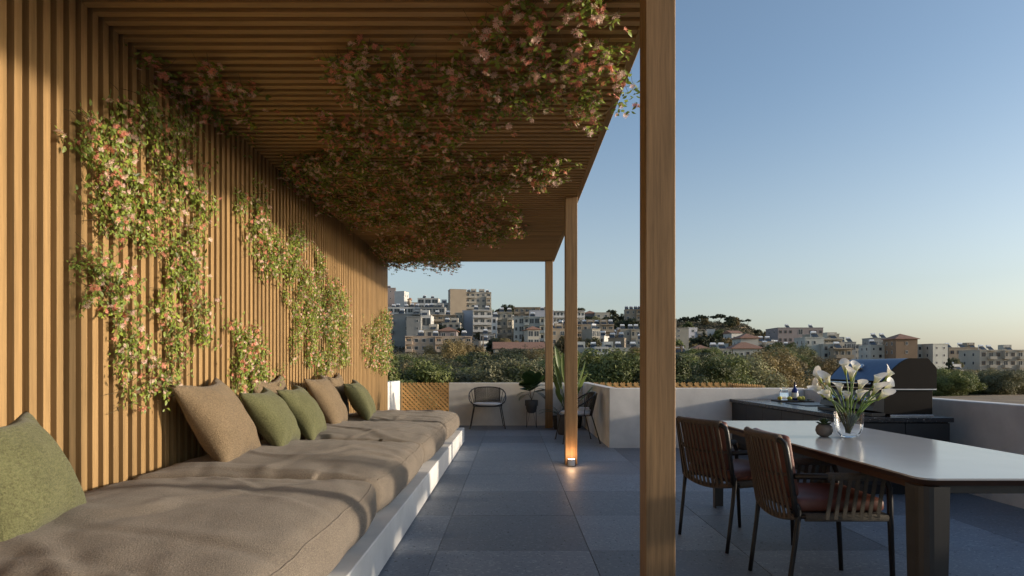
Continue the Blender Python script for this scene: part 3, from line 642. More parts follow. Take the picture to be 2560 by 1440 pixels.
for ring, (nn, tilt, L) in enumerate([(9, 12, 0.058), (8, 34, 0.052), (6, 58, 0.042), (4, 78, 0.032)]):
    for k in range(nn):
        if sm is None:
            b = MB(); b.tube([(0, 0, 0), (0.3, 0, 0.02), (0.7, 0, 0.06), (1, 0, 0.14)], [0.10, 0.19, 0.17, 0.02], 8, flat=0.38); sm = b.build('leaf', 'succulent_leaf', sc_, smooth=True); o = sm
        else: o = inst('leaf', sm.data, sc_)
        o.location = (0, 0, 0.078 + 0.005 * ring); o.rotation_euler = Euler((0, R(-tilt), R(360 * k / nn + ring * 25)), 'XYZ'); o.scale = (L, L, L)

# ------------------------------------------------------------------ dining chairs
def dining_chair():
    root = thing('dining_chair', '', 'chair', (0, 0, 0), 0, 'rope armchairs at the dining table')
    hy = 0.262
    for s in (-1, 1):
        b = MB(); b.tube([(-0.27, s * 0.255, 0), (-0.215, s * hy, 0.43), (-0.228, s * hy, 0.50)], [0.0125, 0.015, 0.015], 10, smooth=3); b.build('rear_leg', 'bronze', root, smooth=True)
        b = MB(); b.tube([(0.275, s * 0.262, 0), (0.255, s * 0.268, 0.43), (0.25, s * 0.27, 0.585), (0.232, s * 0.27, 0.628), (0.195, s * 0.27, 0.644), (-0.235, s * 0.266, 0.648)], [0.0125, 0.015, 0.015, 0.015, 0.015, 0.015], 10); b.build('front_leg_and_arm', 'bronze', root, smooth=True)
        b = MB(); b.tube([(-0.215, s * hy, 0.44), (0.255, s * 0.268, 0.44)], 0.012, 8); b.build('seat_rail', 'bronze', root, smooth=True)
        sm_ = None
        for k in range(7):
            xt = -0.02 + k * 0.034; xb = xt - 0.018 + 0.0 
            x_t = -0.045 + k * 0.043; x_b = x_t - 0.03
            b = MB(); wd = 0.0092
            b.cm = 0
            yb = s * 0.283
            loop = [(x_b, s * 0.272, 0.424), (x_b, s * 0.285, 0.43), (x_b + 0.003, s * 0.286, 0.46), (x_t - 0.003, s * 0.288, 0.62), (x_t, s * 0.288, 0.655), (x_t, s * 0.270, 0.666), (x_t, s * 0.268, 0.655), (x_t - 0.003, s * 0.280, 0.62), (x_b + 0.003, s * 0.279, 0.46), (x_b, s * 0.272, 0.43)]
            vs = [(x - wd, y, z) for x, y, z in loop] + [(x + wd, y, z) for x, y, z in loop]; n = len(loop)
            b.add(vs, [(i, (i + 1) % n, (i + 1) % n + n, i + n) for i in range(n)]); b.build('arm_strap', 'strap2', root)
        b = MB(); b.tube([(-0.07, s * 0.268, 0.648), (0.235, s * 0.268, 0.642)], 0.0205, 10); b.build('rope_wrap', 'strap2', root, smooth=True)
        b = MB(); b.tube([(-0.18, s * 0.266, 0.437), (0.24, s * 0.268, 0.437)], 0.018, 8, flat=1.2); b.build('rope_wrap', 'strap2', root, smooth=True)
    bow = lambda y: -0.045 * (1 - (y / hy) ** 2)
    def backp(y, z):        # back surface: y across, z height
        t = (z - 0.44) / 0.39; return (-0.222 - 0.062 * t + bow(y) * (0.6 + 0.4 * t), y, z - 0.035 * (1 - (y / hy) ** 2) * (1 - t))
    b = MB(); b.tube([backp(-hy, 0.44), backp(-hy, 0.62), backp(-hy, 0.79), backp(-0.245, 0.82), backp(-0.215, 0.832), backp(-0.1, 0.834), backp(0, 0.834), backp(0.1, 0.834), backp(0.215, 0.832), backp(0.245, 0.82), backp(hy, 0.79), backp(hy, 0.62), backp(hy, 0.44)], 0.0155, 10, smooth=2); b.build('back_frame', 'bronze', root, smooth=True)
    b = MB(); b.tube([backp(-0.225 + 0.045 * k, 0.838) for k in range(11)], 0.021, 10); b.build('rope_wrap', 'strap', root, smooth=True)
    b = MB(); b.tube([backp(-0.26 + 0.052 * k, 0.44) for k in range(11)], 0.017, 8); b.build('rope_wrap', 'strap', root, smooth=True)
    b = MB(); b.tube([backp(-0.26 + 0.052 * k, 0.655) for k in range(11)], 0.008, 8); b.build('mid_rail', 'strap', root, smooth=True)
    for k in range(12):
        y = -0.222 + k * 0.0405; wd = 0.0092; sl_ = 0.010
        b = MB(); vs = []; prof_ = [(0.435, 1), (0.5, 1), (0.60, 1), (0.655, 0.7), (0.71, 1), (0.79, 1), (0.843, 1)]
        for z, ww in prof_:
            yc = y + sl_ * ((z - 0.655) / 0.2)
            for o_ in (-1, 1):
                p = backp(yc + o_ * wd * ww, z); vs.append((p[0] - 0.021, p[1], p[2]))
            for o_ in (-1, 1):
                p = backp(yc + o_ * wd * ww, z); vs.append((p[0] - 0.015, p[1], p[2]))
        n = len(prof_); fs = []
        for i in range(n - 1):
            a = i * 4; c = a + 4; fs += [(a, a + 1, c + 1, c), (a + 3, a + 2, c + 2, c + 3), (a + 1, a + 3, c + 3, c + 1), (a + 2, a, c, c + 2)]
        b.add(vs, fs); b.build('back_strap', 'strap', root)
    vs, fs = rbox(14, 14, 4, 0.235, 0.235, 0.038, 0.03); b = MB(); b.add([Vector((p.x + 0.02, p.y, p.z + 0.49 + (0.012 * (1 - (p.x / .235) ** 2) * (1 - (p.y / .235) ** 2) if p.z > 0 else 0))) for p in vs], fs); b.build('seat_cushion', 'leather', root, smooth=True)
    vs, fs = rbox(4, 14, 12, 0.028, 0.225, 0.165, 0.024); b = MB(); mt = Matrix.Rotation(R(-9), 3, 'Y')
    b.add([mt @ p + Vector((-0.222 + bow(p.y) * 0.9, 0, 0.69)) for p in vs], fs); b.build('back_cushion', 'leather', root, smooth=True)
    b = MB(); b.box(-0.20, 0.25, -0.255, 0.255, 0.443, 0.452); b.build('seat_base', 'rope', root)
    return root
ca = dining_chair(); ca.location = (1.685, 3.56, 0); ca['label'] = 'nearer rope-back dining chair with red cushions and full arm in view'
cb = copy_tree(ca); cb.location = (1.555, 4.50, 0); cb.rotation_euler = (0, 0, R(21)); cb['label'] = 'farther rope-back dining chair with red cushions, partly behind the big post'

# ------------------------------------------------------------------ round lounge chairs
def ringp(a, grow=0.0):
    c, s = math.cos(a), math.sin(a); e = 2 / 2.7
    x = (0.365 + grow) * math.copysign(abs(c) ** e, c); t = math.copysign(abs(s) ** e, s)
    y = 0.275 * t; z = 0.62 + 0.18 * t; return Vector((x, y, z))
def lounge_chair():
    root = thing('round_armchair', '', 'chair', (0, 0, 0), 0, 'round rope armchairs')
    b = MB(); pts = [ringp(2 * math.pi * k / 48) for k in range(49)]; b.tube(pts, 0.0115, 8, cap=False); b.build('ring_frame', 'black_metal', root, smooth=True)
    seat = lambda a, r=1.0, z=0.435: Vector((0.29 * r * math.copysign(abs(math.cos(a)) ** 0.8, math.cos(a)), -0.02 + 0.25 * r * math.copysign(abs(math.sin(a)) ** 0.8, math.sin(a)), z))
    b = MB(); b.tube([seat(2 * math.pi * k / 32) for k in range(33)], 0.009, 8, cap=False); b.build('seat_ring', 'black_metal', root, smooth=True)
    for sx in (-1, 1):
        b = MB(); b.tube([(sx * 0.345, -0.30, 0), (sx * 0.27, -0.22, 0.435), (sx * 0.285, -0.245, 0.47)], 0.0095, 8); b.tube([(sx * 0.345, -0.30, 0.0), (sx * 0.345, -0.30, 0.008)], 0.018, 10); b.build('front_leg', 'black_metal', root, smooth=True, auto=50)
        b = MB(); b.tube([(sx * 0.33, 0.30, 0), (sx * 0.25, 0.18, 0.435), (sx * 0.25, 0.265, 0.79)], 0.0095, 8); b.tube([(sx * 0.33, 0.30, 0.0), (sx * 0.33, 0.30, 0.008)], 0.018, 10); b.build('rear_leg', 'black_metal', root, smooth=True, auto=50)
        b = MB(); b.tube([(sx * 0.26, 0.17, 0.44), (sx * 0.325, 0.19, 0.755)], 0.007, 6); b.build('strut', 'black_metal', root, smooth=True)
        b = MB(); b.tube([(sx * 0.285, 0.05, 0.435), (sx * 0.365, 0.06, 0.665)], 0.007, 6); b.build('strut', 'black_metal', root, smooth=True)
    b = MB()
    def bs(u, v): # u -1..1 across, v 0..1 up
        top = ringp(math.acos(max(-1, min(1, u * 0.66)))); low = Vector((u * 0.24, 0.20 - 0.05 * u * u, 0.43)); p = low.lerp(top, v); p.y += 0.03 * math.sin(v * 3.14) * (1 - u * u); return p
    for k in range(27):
        u = -1 + 2 * k / 26; b.tube([bs(u, j / 6) for j in range(7)], 0.0042, 4, cap=False)
    for k in range(20):
        v = (k + 0.5) / 20; b.tube([bs(-1 + 2 * j / 8, v) for j in range(9)], 0.0042, 4, cap=False)
    b.build('woven_back', 'rope', root)
    n = 24; vs = [(0, -0.02, 0.452)]; fs = []; lv = [(0.9, 0.443), (0.985, 0.455), (1.0, 0.47), (0.97, 0.487), (0.8, 0.496), (0.4, 0.498)]
    for r_, z in lv:
        for k in range(n): vs.append(tuple(seat(2 * math.pi * k / n, r_ * 0.98, z)))
    vs.append((0, -0.02, 0.498))
    for k in range(n): fs.append((0, 1 + (k + 1) % n, 1 + k))
    for L in range(len(lv) - 1):
        for k in range(n): fs.append((1 + L * n + k, 1 + L * n + (k + 1) % n, 1 + (L + 1) * n + (k + 1) % n, 1 + (L + 1) * n + k))
    e = len(vs) - 1; L = len(lv) - 1
    for k in range(n): fs.append((1 + L * n + k, 1 + L * n + (k + 1) % n, e))
    b = MB(); b.add(vs, fs); b.build('seat_cushion', 'white_cushion', root, smooth=True)
    return root
la = lounge_chair(); la.location = (-0.49, 12.80, 0); la.rotation_euler = (0, 0, R(3)); la['label'] = 'round black armchair with pale cushion facing the camera by the far wall'
lb = copy_tree(la); lb.location = (1.06, 10.42, 0); lb.rotation_euler = (0, 0, R(-84)); lb['label'] = 'round black armchair seen from the side, books on its pale cushion'
for i, (w_, l_, h_, z, a, lab) in enumerate([(0.17, 0.24, 0.022, 0.500, 5, 'lower pale book lying on the side-on armchair seat'), (0.16, 0.22, 0.026, 0.5235, -6, 'upper white book with a red spot on the side-on armchair seat')]):
    bk = thing('book', lab, 'book', (1.17, 10.40, z), R(a), 'books on the armchair')
    b = MB(); b.cbox(-w_ / 2, w_ / 2, -l_ / 2, l_ / 2, 0, h_, 0.001); b.build('cover', 'paper', bk)
    b = MB(); b.box(-w_ / 2 + 0.004, w_ / 2 - 0.002, -l_ / 2 - 0.0006, l_ / 2 + 0.0006, 0.004, h_ - 0.004); b.build('pages', 'white_cushion', bk)
    if i:
        b = MB(); b.box(0.03, 0.045, -l_ / 2 - 0.0016, -l_ / 2 - 0.0008, 0.008, 0.018); b.build('red_spot', 'red_ink', bk)

# ------------------------------------------------------------------ floor lantern
lz = thing('table_lantern', 'small lit grey cylinder lantern on the floor against the middle post', 'lantern', (0.722, 7.815, 0.0))
b = MB(); b.lathe([(0.0, 0.0), (0.036, 0.0), (0.042, 0.004), (0.042, 0.009), (0.0, 0.009)], 28); b.build('base', 'brass', lz, smooth=True, auto=35)
b = MB(); b.lathe([(0.044, 0.010), (0.045, 0.012), (0.045, 0.086), (0.043, 0.088), (0.040, 0.088), (0.040, 0.012)], 32); b.build('shade', 'lamp_shade', lz, smooth=True, auto=35)
b = MB(); b.lathe([(0.0, 0.078), (0.039, 0.078), (0.039, 0.082), (0.0, 0.084)], 28); b.build('glowing_top', 'glow', lz, smooth=True)
for s in (-1, 1):
    b = MB(); b.cbox(s * 0.050 - 0.002, s * 0.050 + 0.002, -0.012, 0.012, 0.0, 0.105, 0.0008); b.build('bracket', 'bronze', lz)
b = MB(); b.tube([(-0.05, 0, 0.102), (-0.03, 0, 0.118), (0, 0, 0.124), (0.03, 0, 0.118), (0.05, 0, 0.102)], 0.0022, 6, smooth=3); b.build('carry_handle', 'bronze', lz, smooth=True)
ll = bpy.data.lights.new('lantern_light', 'POINT'); lo = bpy.data.objects.new('lantern_light', ll); COL.objects.link(lo); lo.parent = lz; lo.location = (0, -0.02, 0.125); ll.energy = 1.8; ll.color = (1.0, 0.58, 0.30); ll.shadow_soft_size = 0.035

# ------------------------------------------------------------------ potted plants
def blade(b, base, d, L, wd, droop, segs=9, fold=0.25, obov=0.0, side=None):
    d = Vector(d).normalized(); side = side or d.cross(Vector((0, 0, 1)))
    if side.length < 0.01: side = Vector((1, 0, 0))
    side.normalize(); p = Vector(base); vs = []; fs = []
    for i in range(segs + 1):
        t = i / segs; w_ = wd * (math.sin(math.pi * min(1, t * (1 - obov) + obov * t * t)) ** 0.8) if i not in (0, segs) else wd * 0.06
        up = side.cross(d).normalized()
        vs += [p - side * w_ + up * w_ * fold, p, p + side * w_ + up * w_ * fold]
        p = p + d * (L / segs); d = (d + Vector((0, 0, -droop / segs))).normalized()
    for i in range(segs):
        a = i * 3; fs += [(a, a + 1, a + 4, a + 3), (a + 1, a + 2, a + 5, a + 4)]
    b.add(vs, fs); return p
rnd = random.Random(11)
# fiddle-leaf fig on wire stand
fg = thing('potted_fig', 'fiddle-leaf fig in grey pot on a thin wire stand', 'potted plant', (0.39, 12.86, 0))
b = MB(); b.lathe([(0.0, 0.285), (0.055, 0.285), (0.085, 0.31), (0.108, 0.37), (0.113, 0.43), (0.113, 0.432), (0.131, 0.434), (0.131, 0.545), (0.120, 0.545), (0.116, 0.52), (0.0, 0.52)], 30); b.build('pot', 'pot_grey', fg, smooth=True, auto=40)
b = MB(); b.lathe([(0.115, 0.522), (0.0, 0.528)], 20); b.build('soil', 'soil', fg, smooth=True)
for k in range(4):
    a = R(45 + 90 * k); c, s = math.cos(a), math.sin(a); n_ = Vector((-s, c, 0)) * 0.035
    b = MB(); b.tube([Vector((c * 0.125, s * 0.125, 0.43)) , Vector((c * 0.14, s * 0.14, 0)) ], 0.004, 6); b.tube([Vector((c * 0.14, s * 0.14, 0.0)), Vector((c * 0.09, s * 0.09, 0.30)) + n_], 0.003, 6); b.build('stand_leg', 'black_metal', fg, smooth=True)
b = MB(); b.tube([(0, 0, 0.52), (-0.01, 0, 0.62), (-0.03, 0.01, 0.72), (-0.01, 0, 0.85)], 0.008, 7, smooth=3); b.tube([(0, 0, 0.54), (0.04, -0.01, 0.66), (0.08, 0, 0.80)], 0.006, 7, smooth=3); b.tube([(0, 0, 0.56), (-0.06, -0.02, 0.66)], 0.005, 7); b.build('trunk', 'bark', fg, smooth=True)
for k, (az, el, L, bx, bz) in enumerate([(185, 5, .26, -.03, .70), (200, -12, .22, -.05, .66), (150, 40, .24, -.02, .78), (95, 70, .28, -.01, .85), (240, 60, .27, -.02, .86), (60, 55, .27, .03, .82), (20, 30, .25, .07, .78), (350, 8, .26, .08, .76), (330, -10, .24, .06, .70), (270, 25, .22, .02, .78), (120, 65, .25, -.02, .88), (300, 65, .26, .03, .86), (0, 62, .24, .06, .84), (215, 35, .23, -.03, .76)]):
    b = MB(); a = R(az); e = R(el); blade(b, (bx, 0, bz), (math.cos(a) * math.cos(e), math.sin(a) * math.cos(e) * 0.8, math.sin(e)), L * 1.15, 0.115, 0.9, 9, 0.15, 0.35, side=Vector((1, 0.35 * math.cos(k), 0.2)) if el > 45 else None); b.build('leaf', 'leaf_dark', fg, smooth=True)
for k in range(10):
    b = MB(); a = k * 2.4; e = 0.5 + 0.08 * k; blade(b, (0.03 * math.cos(a), 0.03 * math.sin(a), 0.70 + 0.02 * k), (math.cos(a) * math.cos(e), math.sin(a) * math.cos(e), math.sin(e)), 0.24, 0.11, 0.8, 8, 0.15, 0.35, side=Vector((1, 0.6 * math.cos(a), 0.3))); b.build('leaf', 'leaf_dark', fg, smooth=True)
# fern in black pot beside far post
fn = thing('potted_fern', 'dark feathery fern in black pot at the foot of the farthest post', 'potted plant', (0.93, 12.45, 0))
b = MB(); b.lathe([(0.0, 0.0), (0.11, 0.0), (0.13, 0.05), (0.14, 0.26), (0.128, 0.26), (0.125, 0.24), (0.0, 0.24)], 26); b.build('pot', 'pot_black', fn, smooth=True, auto=40)
for k in range(22):
    a = rnd.uniform(0, 6.28); e = rnd.uniform(0.3, 1.3); L = rnd.uniform(0.26, 0.46); d = Vector((math.cos(a) * math.cos(e), math.sin(a) * math.cos(e), math.sin(e))); p = Vector((0, 0, 0.24)); b = MB(); pts = [p.copy()]
    for j in range(9):
        p = p + d * (L / 9); d = (d + Vector((0, 0, -0.16))).normalized(); pts.append(p.copy())
        sd = d.cross(Vector((0, 0, 1))).normalized()
        for s in (-1, 1): blade(b, p, (sd * s + d * 0.5), 0.085 * (1 - j / 13), 0.010, 0.3, 3, 0.1)
    b.tube(pts, 0.0025, 4); b.build('frond', 'leaf_dark', fn, smooth=True)
# strelitzia in tall planter behind the middle post
st = thing('bird_of_paradise_plant', 'tall long-leaved plant in dark planter hidden behind the middle post', 'potted plant', (0.985, 11.5, 0))
b = MB(); b.lathe([(0.0, 0.0), (0.15, 0.0), (0.165, 0.02), (0.185, 0.40), (0.17, 0.40), (0.165, 0.37), (0.0, 0.37)], 26); b.build('planter', 'pot_grey', st, smooth=True, auto=40)
for k, (dx, dy, dz, L, wd, st_) in enumerate([(-.2, 0, 1, .55, .042, .70), (.30, .05, 1, .62, .055, .62), (-.28, .1, .9, .40, .045, .50), (.42, -.1, 1, .5, .05, .5), (.05, .2, 1, .6, .06, .8), (-.08, -.2, 1, .6, .05, .85), (.55, .1, .7, .45, .05, .42), (-.3, -.1, .8, .30, .05, .3), (-.12, .2, 1, .45, .04, .6), (.2, .0, 1, .6, .05, .75), (-.15, .1, 1, .66, .05, .95), (.12, -.1, 1, .5, .05, .5)]):
    d = Vector((dx, dy, dz)).normalized(); b = MB(); p0_ = Vector((dx * 0.1, dy * 0.1, 0.37)); p1_ = p0_ + d * st_ * 0.62; b.tube([p0_, p1_], [0.009, 0.006], 6); blade(b, p1_, d, L, wd, 0.22, 10, 0.55, 0.1, side=Vector((math.cos(k * 1.3), math.sin(k * 1.3), 0))); b.build('leaf', 'leaf_long', st, smooth=True)
rb = thing('potted_rubber_plant', 'dark broad-leaved plant between the middle post and the return wall', 'potted plant', (1.27, 12.75, 0))
b = MB(); b.lathe([(0.0, 0.0), (0.10, 0.0), (0.13, 0.28), (0.12, 0.28), (0.115, 0.26), (0.0, 0.26)], 22); b.build('pot', 'pot_black', rb, smooth=True, auto=40)
b = MB(); b.tube([(0, 0, 0.26), (0.01, 0, 0.5), (0, 0, 0.82)], 0.008, 6); b.build('trunk', 'bark', rb, smooth=True)
for k in range(15):
    a = k * 2.4; z = 0.42 + 0.03 * k; b = MB(); blade(b, (0, 0, z), (math.cos(a), math.sin(a), 0.5), 0.17, 0.05, 0.8, 7, 0.15, 0.2); b.build('leaf', 'leaf_dark', rb, smooth=True)

# ------------------------------------------------------------------ flowering climbers
def in_poly(x, y, P):
    c = False; n = len(P); j = n - 1
    for i in range(n):
        if (P[i][1] > y) != (P[j][1] > y) and x < (P[j][0] - P[i][0]) * (y - P[i][1]) / (P[j][1] - P[i][1]) + P[i][0]: c = not c
        j = i
    return c
LEAF_V = [(0, 0, 0), (0.32, 0.24, 0.07), (0.68, 0.20, 0.05), (1, 0, -0.10), (0.68, -0.20, 0.05), (0.32, -0.24, 0.07), (0.35, 0, -0.01), (0.7, 0, -0.02)]
LEAF_F = [(0, 6, 1), (1, 6, 7, 2), (2, 7, 3), (3, 7, 4), (4, 7, 6, 5), (5, 6, 0)]
def star_geo(n=9, seed=0):
    rr = random.Random(seed); vs = [(0, 0, -0.1)]; fs = []
    for k in range(n):
        a = 2 * math.pi * k / n + rr.uniform(-.15, .15); L = rr.uniform(0.8, 1.05); z = rr.uniform(0.02, 0.35); o = len(vs); wd = 0.13
        c, s = math.cos(a), math.sin(a)
        vs += [(c * .55 * L - s * wd, s * .55 * L + c * wd, z * .6), (c * L, s * L, z), (c * .55 * L + s * wd, s * .55 * L - c * wd, z * .6)]
        fs += [(0, o + 2, o + 1, o)]
    return vs, fs
STARS = [star_geo(9, 1), star_geo(10, 2), star_geo(8, 3)]
leaf_me = [None, None]; star_me = [None] * 6
def shared_meshes():
    b = MB(); b.add(LEAF_V, LEAF_F); o = b.build('leaf', 'leaf_vine', smooth=True); leaf_me[0] = o.data; bpy.data.objects.remove(o)
    for i in range(6):
        b = MB(); b.add(*STARS[i % 3]); b.add([Matrix.Rotation(0.5, 3, 'X') @ (Vector(v) * 0.8) + Vector((0.5, 0.4, 0.1)) for v in STARS[(i + 1) % 3][0]], STARS[(i + 1) % 3][1])
        b.add([Matrix.Rotation(-0.6, 3, 'Y') @ (Vector(v) * 0.8) + Vector((-0.5, 0.5, 0.15)) for v in STARS[(i + 2) % 3][0]], STARS[(i + 2) % 3][1])
        o = b.build('flower', 'petal' if i % 2 else 'petal2', smooth=False); star_me[i] = o.data; bpy.data.objects.remove(o)
shared_meshes()
ZCp = ZC - 0.005
def wall_uv(px, py):
    d = FPX * -XW / (VX - px); return d, HC + (VY - py) * d / FPX
def ceil_uv(px, py):
    d = FPX * (ZCp - HC) / (VY - py); return (px - VX) * d / FPX, d
def climber(label, surf, polys, density, seed, nl=150, nf=100, hang=0.10, flow=0.36, big=1.0):
    rr = random.Random(seed)
    mp = wall_uv if surf == 'wall' else ceil_uv; big = 1.0 if surf == 'wall' else 1.12
    allp = [mp(*q) for P in polys for q in P]
    u0, u1 = min(p[0] for p in allp) - .1, max(p[0] for p in allp) + .1; v0, v1 = min(p[1] for p in allp) - .1, max(p[1] for p in allp) + .1
    nrm = Vector((1, 0, 0)) if surf == 'wall' else Vector((0, 0, -1))
    cnt = int((u1 - u0) * (v1 - v0) * density); sprigs = []
    for _ in range(cnt):
        u, v = rr.uniform(u0, u1), rr.uniform(v0, v1)
        P3 = Vector((XW, u, v)) if surf == 'wall' else Vector((u, v, ZCp))
        px = VX + FPX * P3.x / P3.y; py = VY - FPX * (P3.z - HC) / P3.y
        k = 60.0 / P3.y * 1.2
        jx = px + noise.noise(P3 * 3.1) * k * 3.5 + rr.gauss(0, k * 0.8); jy = py + noise.noise(P3 * 3.1 + Vector((9, 9, 9))) * k * 3.5 + rr.gauss(0, k * 0.8)
        if not any(in_poly(jx, jy, Q) for Q in polys): continue
        if noise.noise(P3 * 4.2 + Vector((3, 1, seed))) < (-0.22 if surf == 'wall' else -0.10) + rr.uniform(-.12, .12): continue
        sprigs.append(P3)
    if not sprigs: return
    sprigs.sort(key=lambda p: p.y)
    c0 = sum(sprigs, Vector()) / len(sprigs)
    root = thing('climbing_honeysuckle', label, 'climbing plant', c0, 0, 'flowering climbers on the pergola')
    lb_ = MB(); fb1 = MB(); fb2 = MB(); sb = MB(); il = 0; if_ = 0
    def frame(dirv, up):
        x = dirv.normalized(); z = (up - x * up.dot(x)); z = z.normalized() if z.length > 1e-4 else x.orthogonal().normalized(); y = z.cross(x)
        return Matrix((x, y, z)).transposed()
    for p in sprigs:
        h = abs(rr.gauss(0.02, hang * 0.5)) + 0.012
        if surf != 'wall' and rr.random() < 0.06: h += rr.uniform(0.02, 0.10)
        tip = p + nrm * h + Vector((rr.gauss(0, .015), rr.gauss(0, .015), rr.gauss(0, .015)))
        if surf == 'wall': tip.x = max(tip.x, XW + 0.012)
        else: tip.z = min(tip.z, ZCp - 0.012)
        ph = rr.uniform(0, 6.28)
        for q in range(3):
            a = ph + q * 2.1 + rr.uniform(-.4, .4)
            t1 = nrm.orthogonal().normalized(); t2 = nrm.cross(t1)
            dv = t1 * math.cos(a) + t2 * math.sin(a) + nrm * rr.uniform(-0.15, 0.5) + Vector((0, 0, -0.25))
            upv = nrm + Vector((rr.gauss(0, .55), rr.gauss(0, .55), rr.gauss(0, .55))) + Vector((0.25, 0, 0.25))
            F = frame(dv, upv); L = rr.uniform(0.022, 0.047) * big
            st = tip + dv.normalized() * 0.012
            if il < nl:
                o = inst('leaf', leaf_me[0], root); o.matrix_local = Matrix.Translation(st - c0) @ F.to_4x4() @ Matrix.Scale(L, 4); il += 1
            else:
                lb_.add([F @ (Vector(v) * L) + st - c0 for v in LEAF_V], LEAF_F)
        if rr.random() < (flow if surf == 'wall' else 0.5):
            dv = nrm + Vector((rr.gauss(0, .6), rr.gauss(0, .6), rr.gauss(0, .6))); z = dv.normalized(); x = z.orthogonal().normalized(); F = Matrix((x, z.cross(x), z)).transposed()
            L = rr.uniform(0.015, 0.024) * (1.0 if surf == 'wall' else 1.5); st = tip + nrm * rr.uniform(0.005, 0.03); k = rr.randrange(6)
            if if_ < nf:
                o = inst('flower', star_me[k], root); o.matrix_local = Matrix.Translation(st - c0) @ F.to_4x4() @ Matrix.Scale(L, 4); if_ += 1
            else:
                src = STARS[k % 3]; tgt = fb1 if k % 2 else fb2
                tgt.add([F @ (Vector(v) * L) + st - c0 for v in src[0]], src[1])
                o2 = Vector((rr.gauss(0, .6), rr.gauss(0, .6), rr.gauss(0, .3))) * L
                tgt.add([F @ (Vector(v) * L * 0.85) + st - c0 + o2 for v in STARS[(k + 1) % 3][0]], STARS[(k + 1) % 3][1])
        if rr.random() < 0.28:     # a runner to a neighbour
            q = p + Vector((rr.gauss(0, .07), rr.gauss(0, .07), rr.gauss(0, .07))); q = q - nrm * (q - p).dot(nrm) + nrm * 0.01
            a_ = tip - c0; e_ = q - c0; m_ = (a_ + e_) / 2 + nrm * rr.uniform(0, .05)
            sb.tube([a_, m_, e_], 0.0014, 4, cap=False, smooth=3)
    if lb_.v: tag(lb_.build('foliage', 'leaf_vine', root, smooth=True), kind='stuff')
    if fb1.v: tag(fb1.build('blossom', 'petal', root), kind='stuff')
    if fb2.v: tag(fb2.build('blossom', 'petal2', root), kind='stuff')
    if sb.v: tag(sb.build('stems', 'stem', root, smooth=True), kind='stuff')
    return root
climber('largest pink-flowered climber, spread over the sunlit wall at far left', 'wall',
    [[(205,250),(285,225),(330,262),(400,240),(440,262),(480,335),(515,350),(512,520),(478,560),(485,700),(500,760),(498,850),(535,835),(505,880),(465,860),(435,930),(400,975),(345,985),(322,1030),(300,960),(262,915),(282,850),(215,790),(205,690),(245,620),(222,560),(200,480),(245,430),(190,330),(175,265)]], 1150, 1, 300, 200, 0.10)
climber('small pink-flowered climber low on the wall above the big tan cushion', 'wall', [[(592,800),(618,820),(650,860),(688,950),(650,978),(600,982),(555,958),(542,890),(570,860)]], 1200, 2, 200, 120, 0.07)
climber('zigzag pink-flowered climber in the middle of the wall above the cushions', 'wall',
    [[(628,455),(640,560),(690,610),(715,575),(755,570),(778,650),(828,705),(858,770),(858,900),(800,955),(740,900),(722,800),(708,700),(640,690),(620,620),(592,520),(600,480)]], 1200, 3, 200, 120, 0.07)
climber('farthest wall climber with pink flowers at the end of the slatted wall', 'wall', [[(905,790),(930,840),(955,770),(972,780),(972,925),(940,925),(905,880)]], 1200, 4, 120, 80, 0.06)
climber('dark climber hanging along the top corner between wall and ceiling', 'ceil',
    [[(315,90),(380,100),(372,150),(450,135),(530,155),(600,215),(705,240),(700,262),(620,255),(600,300),(645,330),(625,350),(560,320),(470,250),(410,190),(345,120)]], 700, 5, 200, 120, 0.08)
climber('big climber hanging from the near part of the pergola ceiling', 'ceil',
    [[(820,140),(900,75),(1000,112),(1180,100),(1205,20),(1300,-60),(1570,-60),(1565,120),(1510,190),(1480,285),(1430,295),(1350,250),(1250,290),(1130,325),(1060,290),(980,300),(900,270),(850,230),(880,190),(820,160)], [(700,262),(760,270),(850,290),(960,330),(880,335),(760,300)]], 760, 6, 300, 200, 0.11)
climber('dense climber mass hanging from the middle of the pergola ceiling', 'ceil',
    [[(690,402),(770,372),(900,352),(1060,372),(1250,392),(1400,378),(1445,420),(1330,460),(1230,480),(1160,515),(1300,515),(1305,570),(1250,600),(1100,600),(1000,560),(900,560),(830,520),(740,460)], [(840,300),(1150,310),(1140,345),(900,350)]], 860, 7, 200, 140, 0.09)
climber('farthest ceiling climber, hanging below the roof edge over the view', 'ceil', [[(925,602),(1000,580),(1140,620),(1148,652),(1060,657),(980,655)]], 800, 8, 60, 40, 0.16)
climber('loose flowering spray at the outer edge of the roof beside the biggest post', 'ceil', [[(1545,185),(1592,150),(1598,225),(1560,240)]], 700, 9, 60, 40, 0.14)

# ------------------------------------------------------------------ buildings
WIN = None; wcache = {}
def window_obj(parent, x, z, w_, h_, y=0.0, shutter=False, rz=0):
    key = (round(w_, 2), round(h_, 2), shutter)
    if key not in wcache:
        b = MB(); t = 0.09
        b.cm = 0; b.box(-w_/2, w_/2, -0.07, 0.02, -h_/2, -h_/2 + t); b.box(-w_/2, w_/2, -0.07, 0.02, h_/2 - t, h_/2); b.box(-w_/2, -w_/2 + t, -0.07, 0.02, -h_/2 + t, h_/2 - t); b.box(w_/2 - t, w_/2, -0.07, 0.02, -h_/2 + t, h_/2 - t)
        if w_ > 1.3: b.box(-t/2, t/2, -0.06, 0.0, -h_/2 + t, h_/2 - t)
        b.cm = 1; b.box(-w_/2 + t * .6, w_/2 - t * .6, -0.03, 0.01, -h_/2 + t * .6, h_/2 - t * .6)
        o = b.build('window', ['shutter' if shutter else 'frame', 'win'], parent); wcache[key] = o.data
    else: o = inst('window', wcache[key], parent)
    o.location = (x, y, z); o.rotation_euler = (0, 0, rz); return o
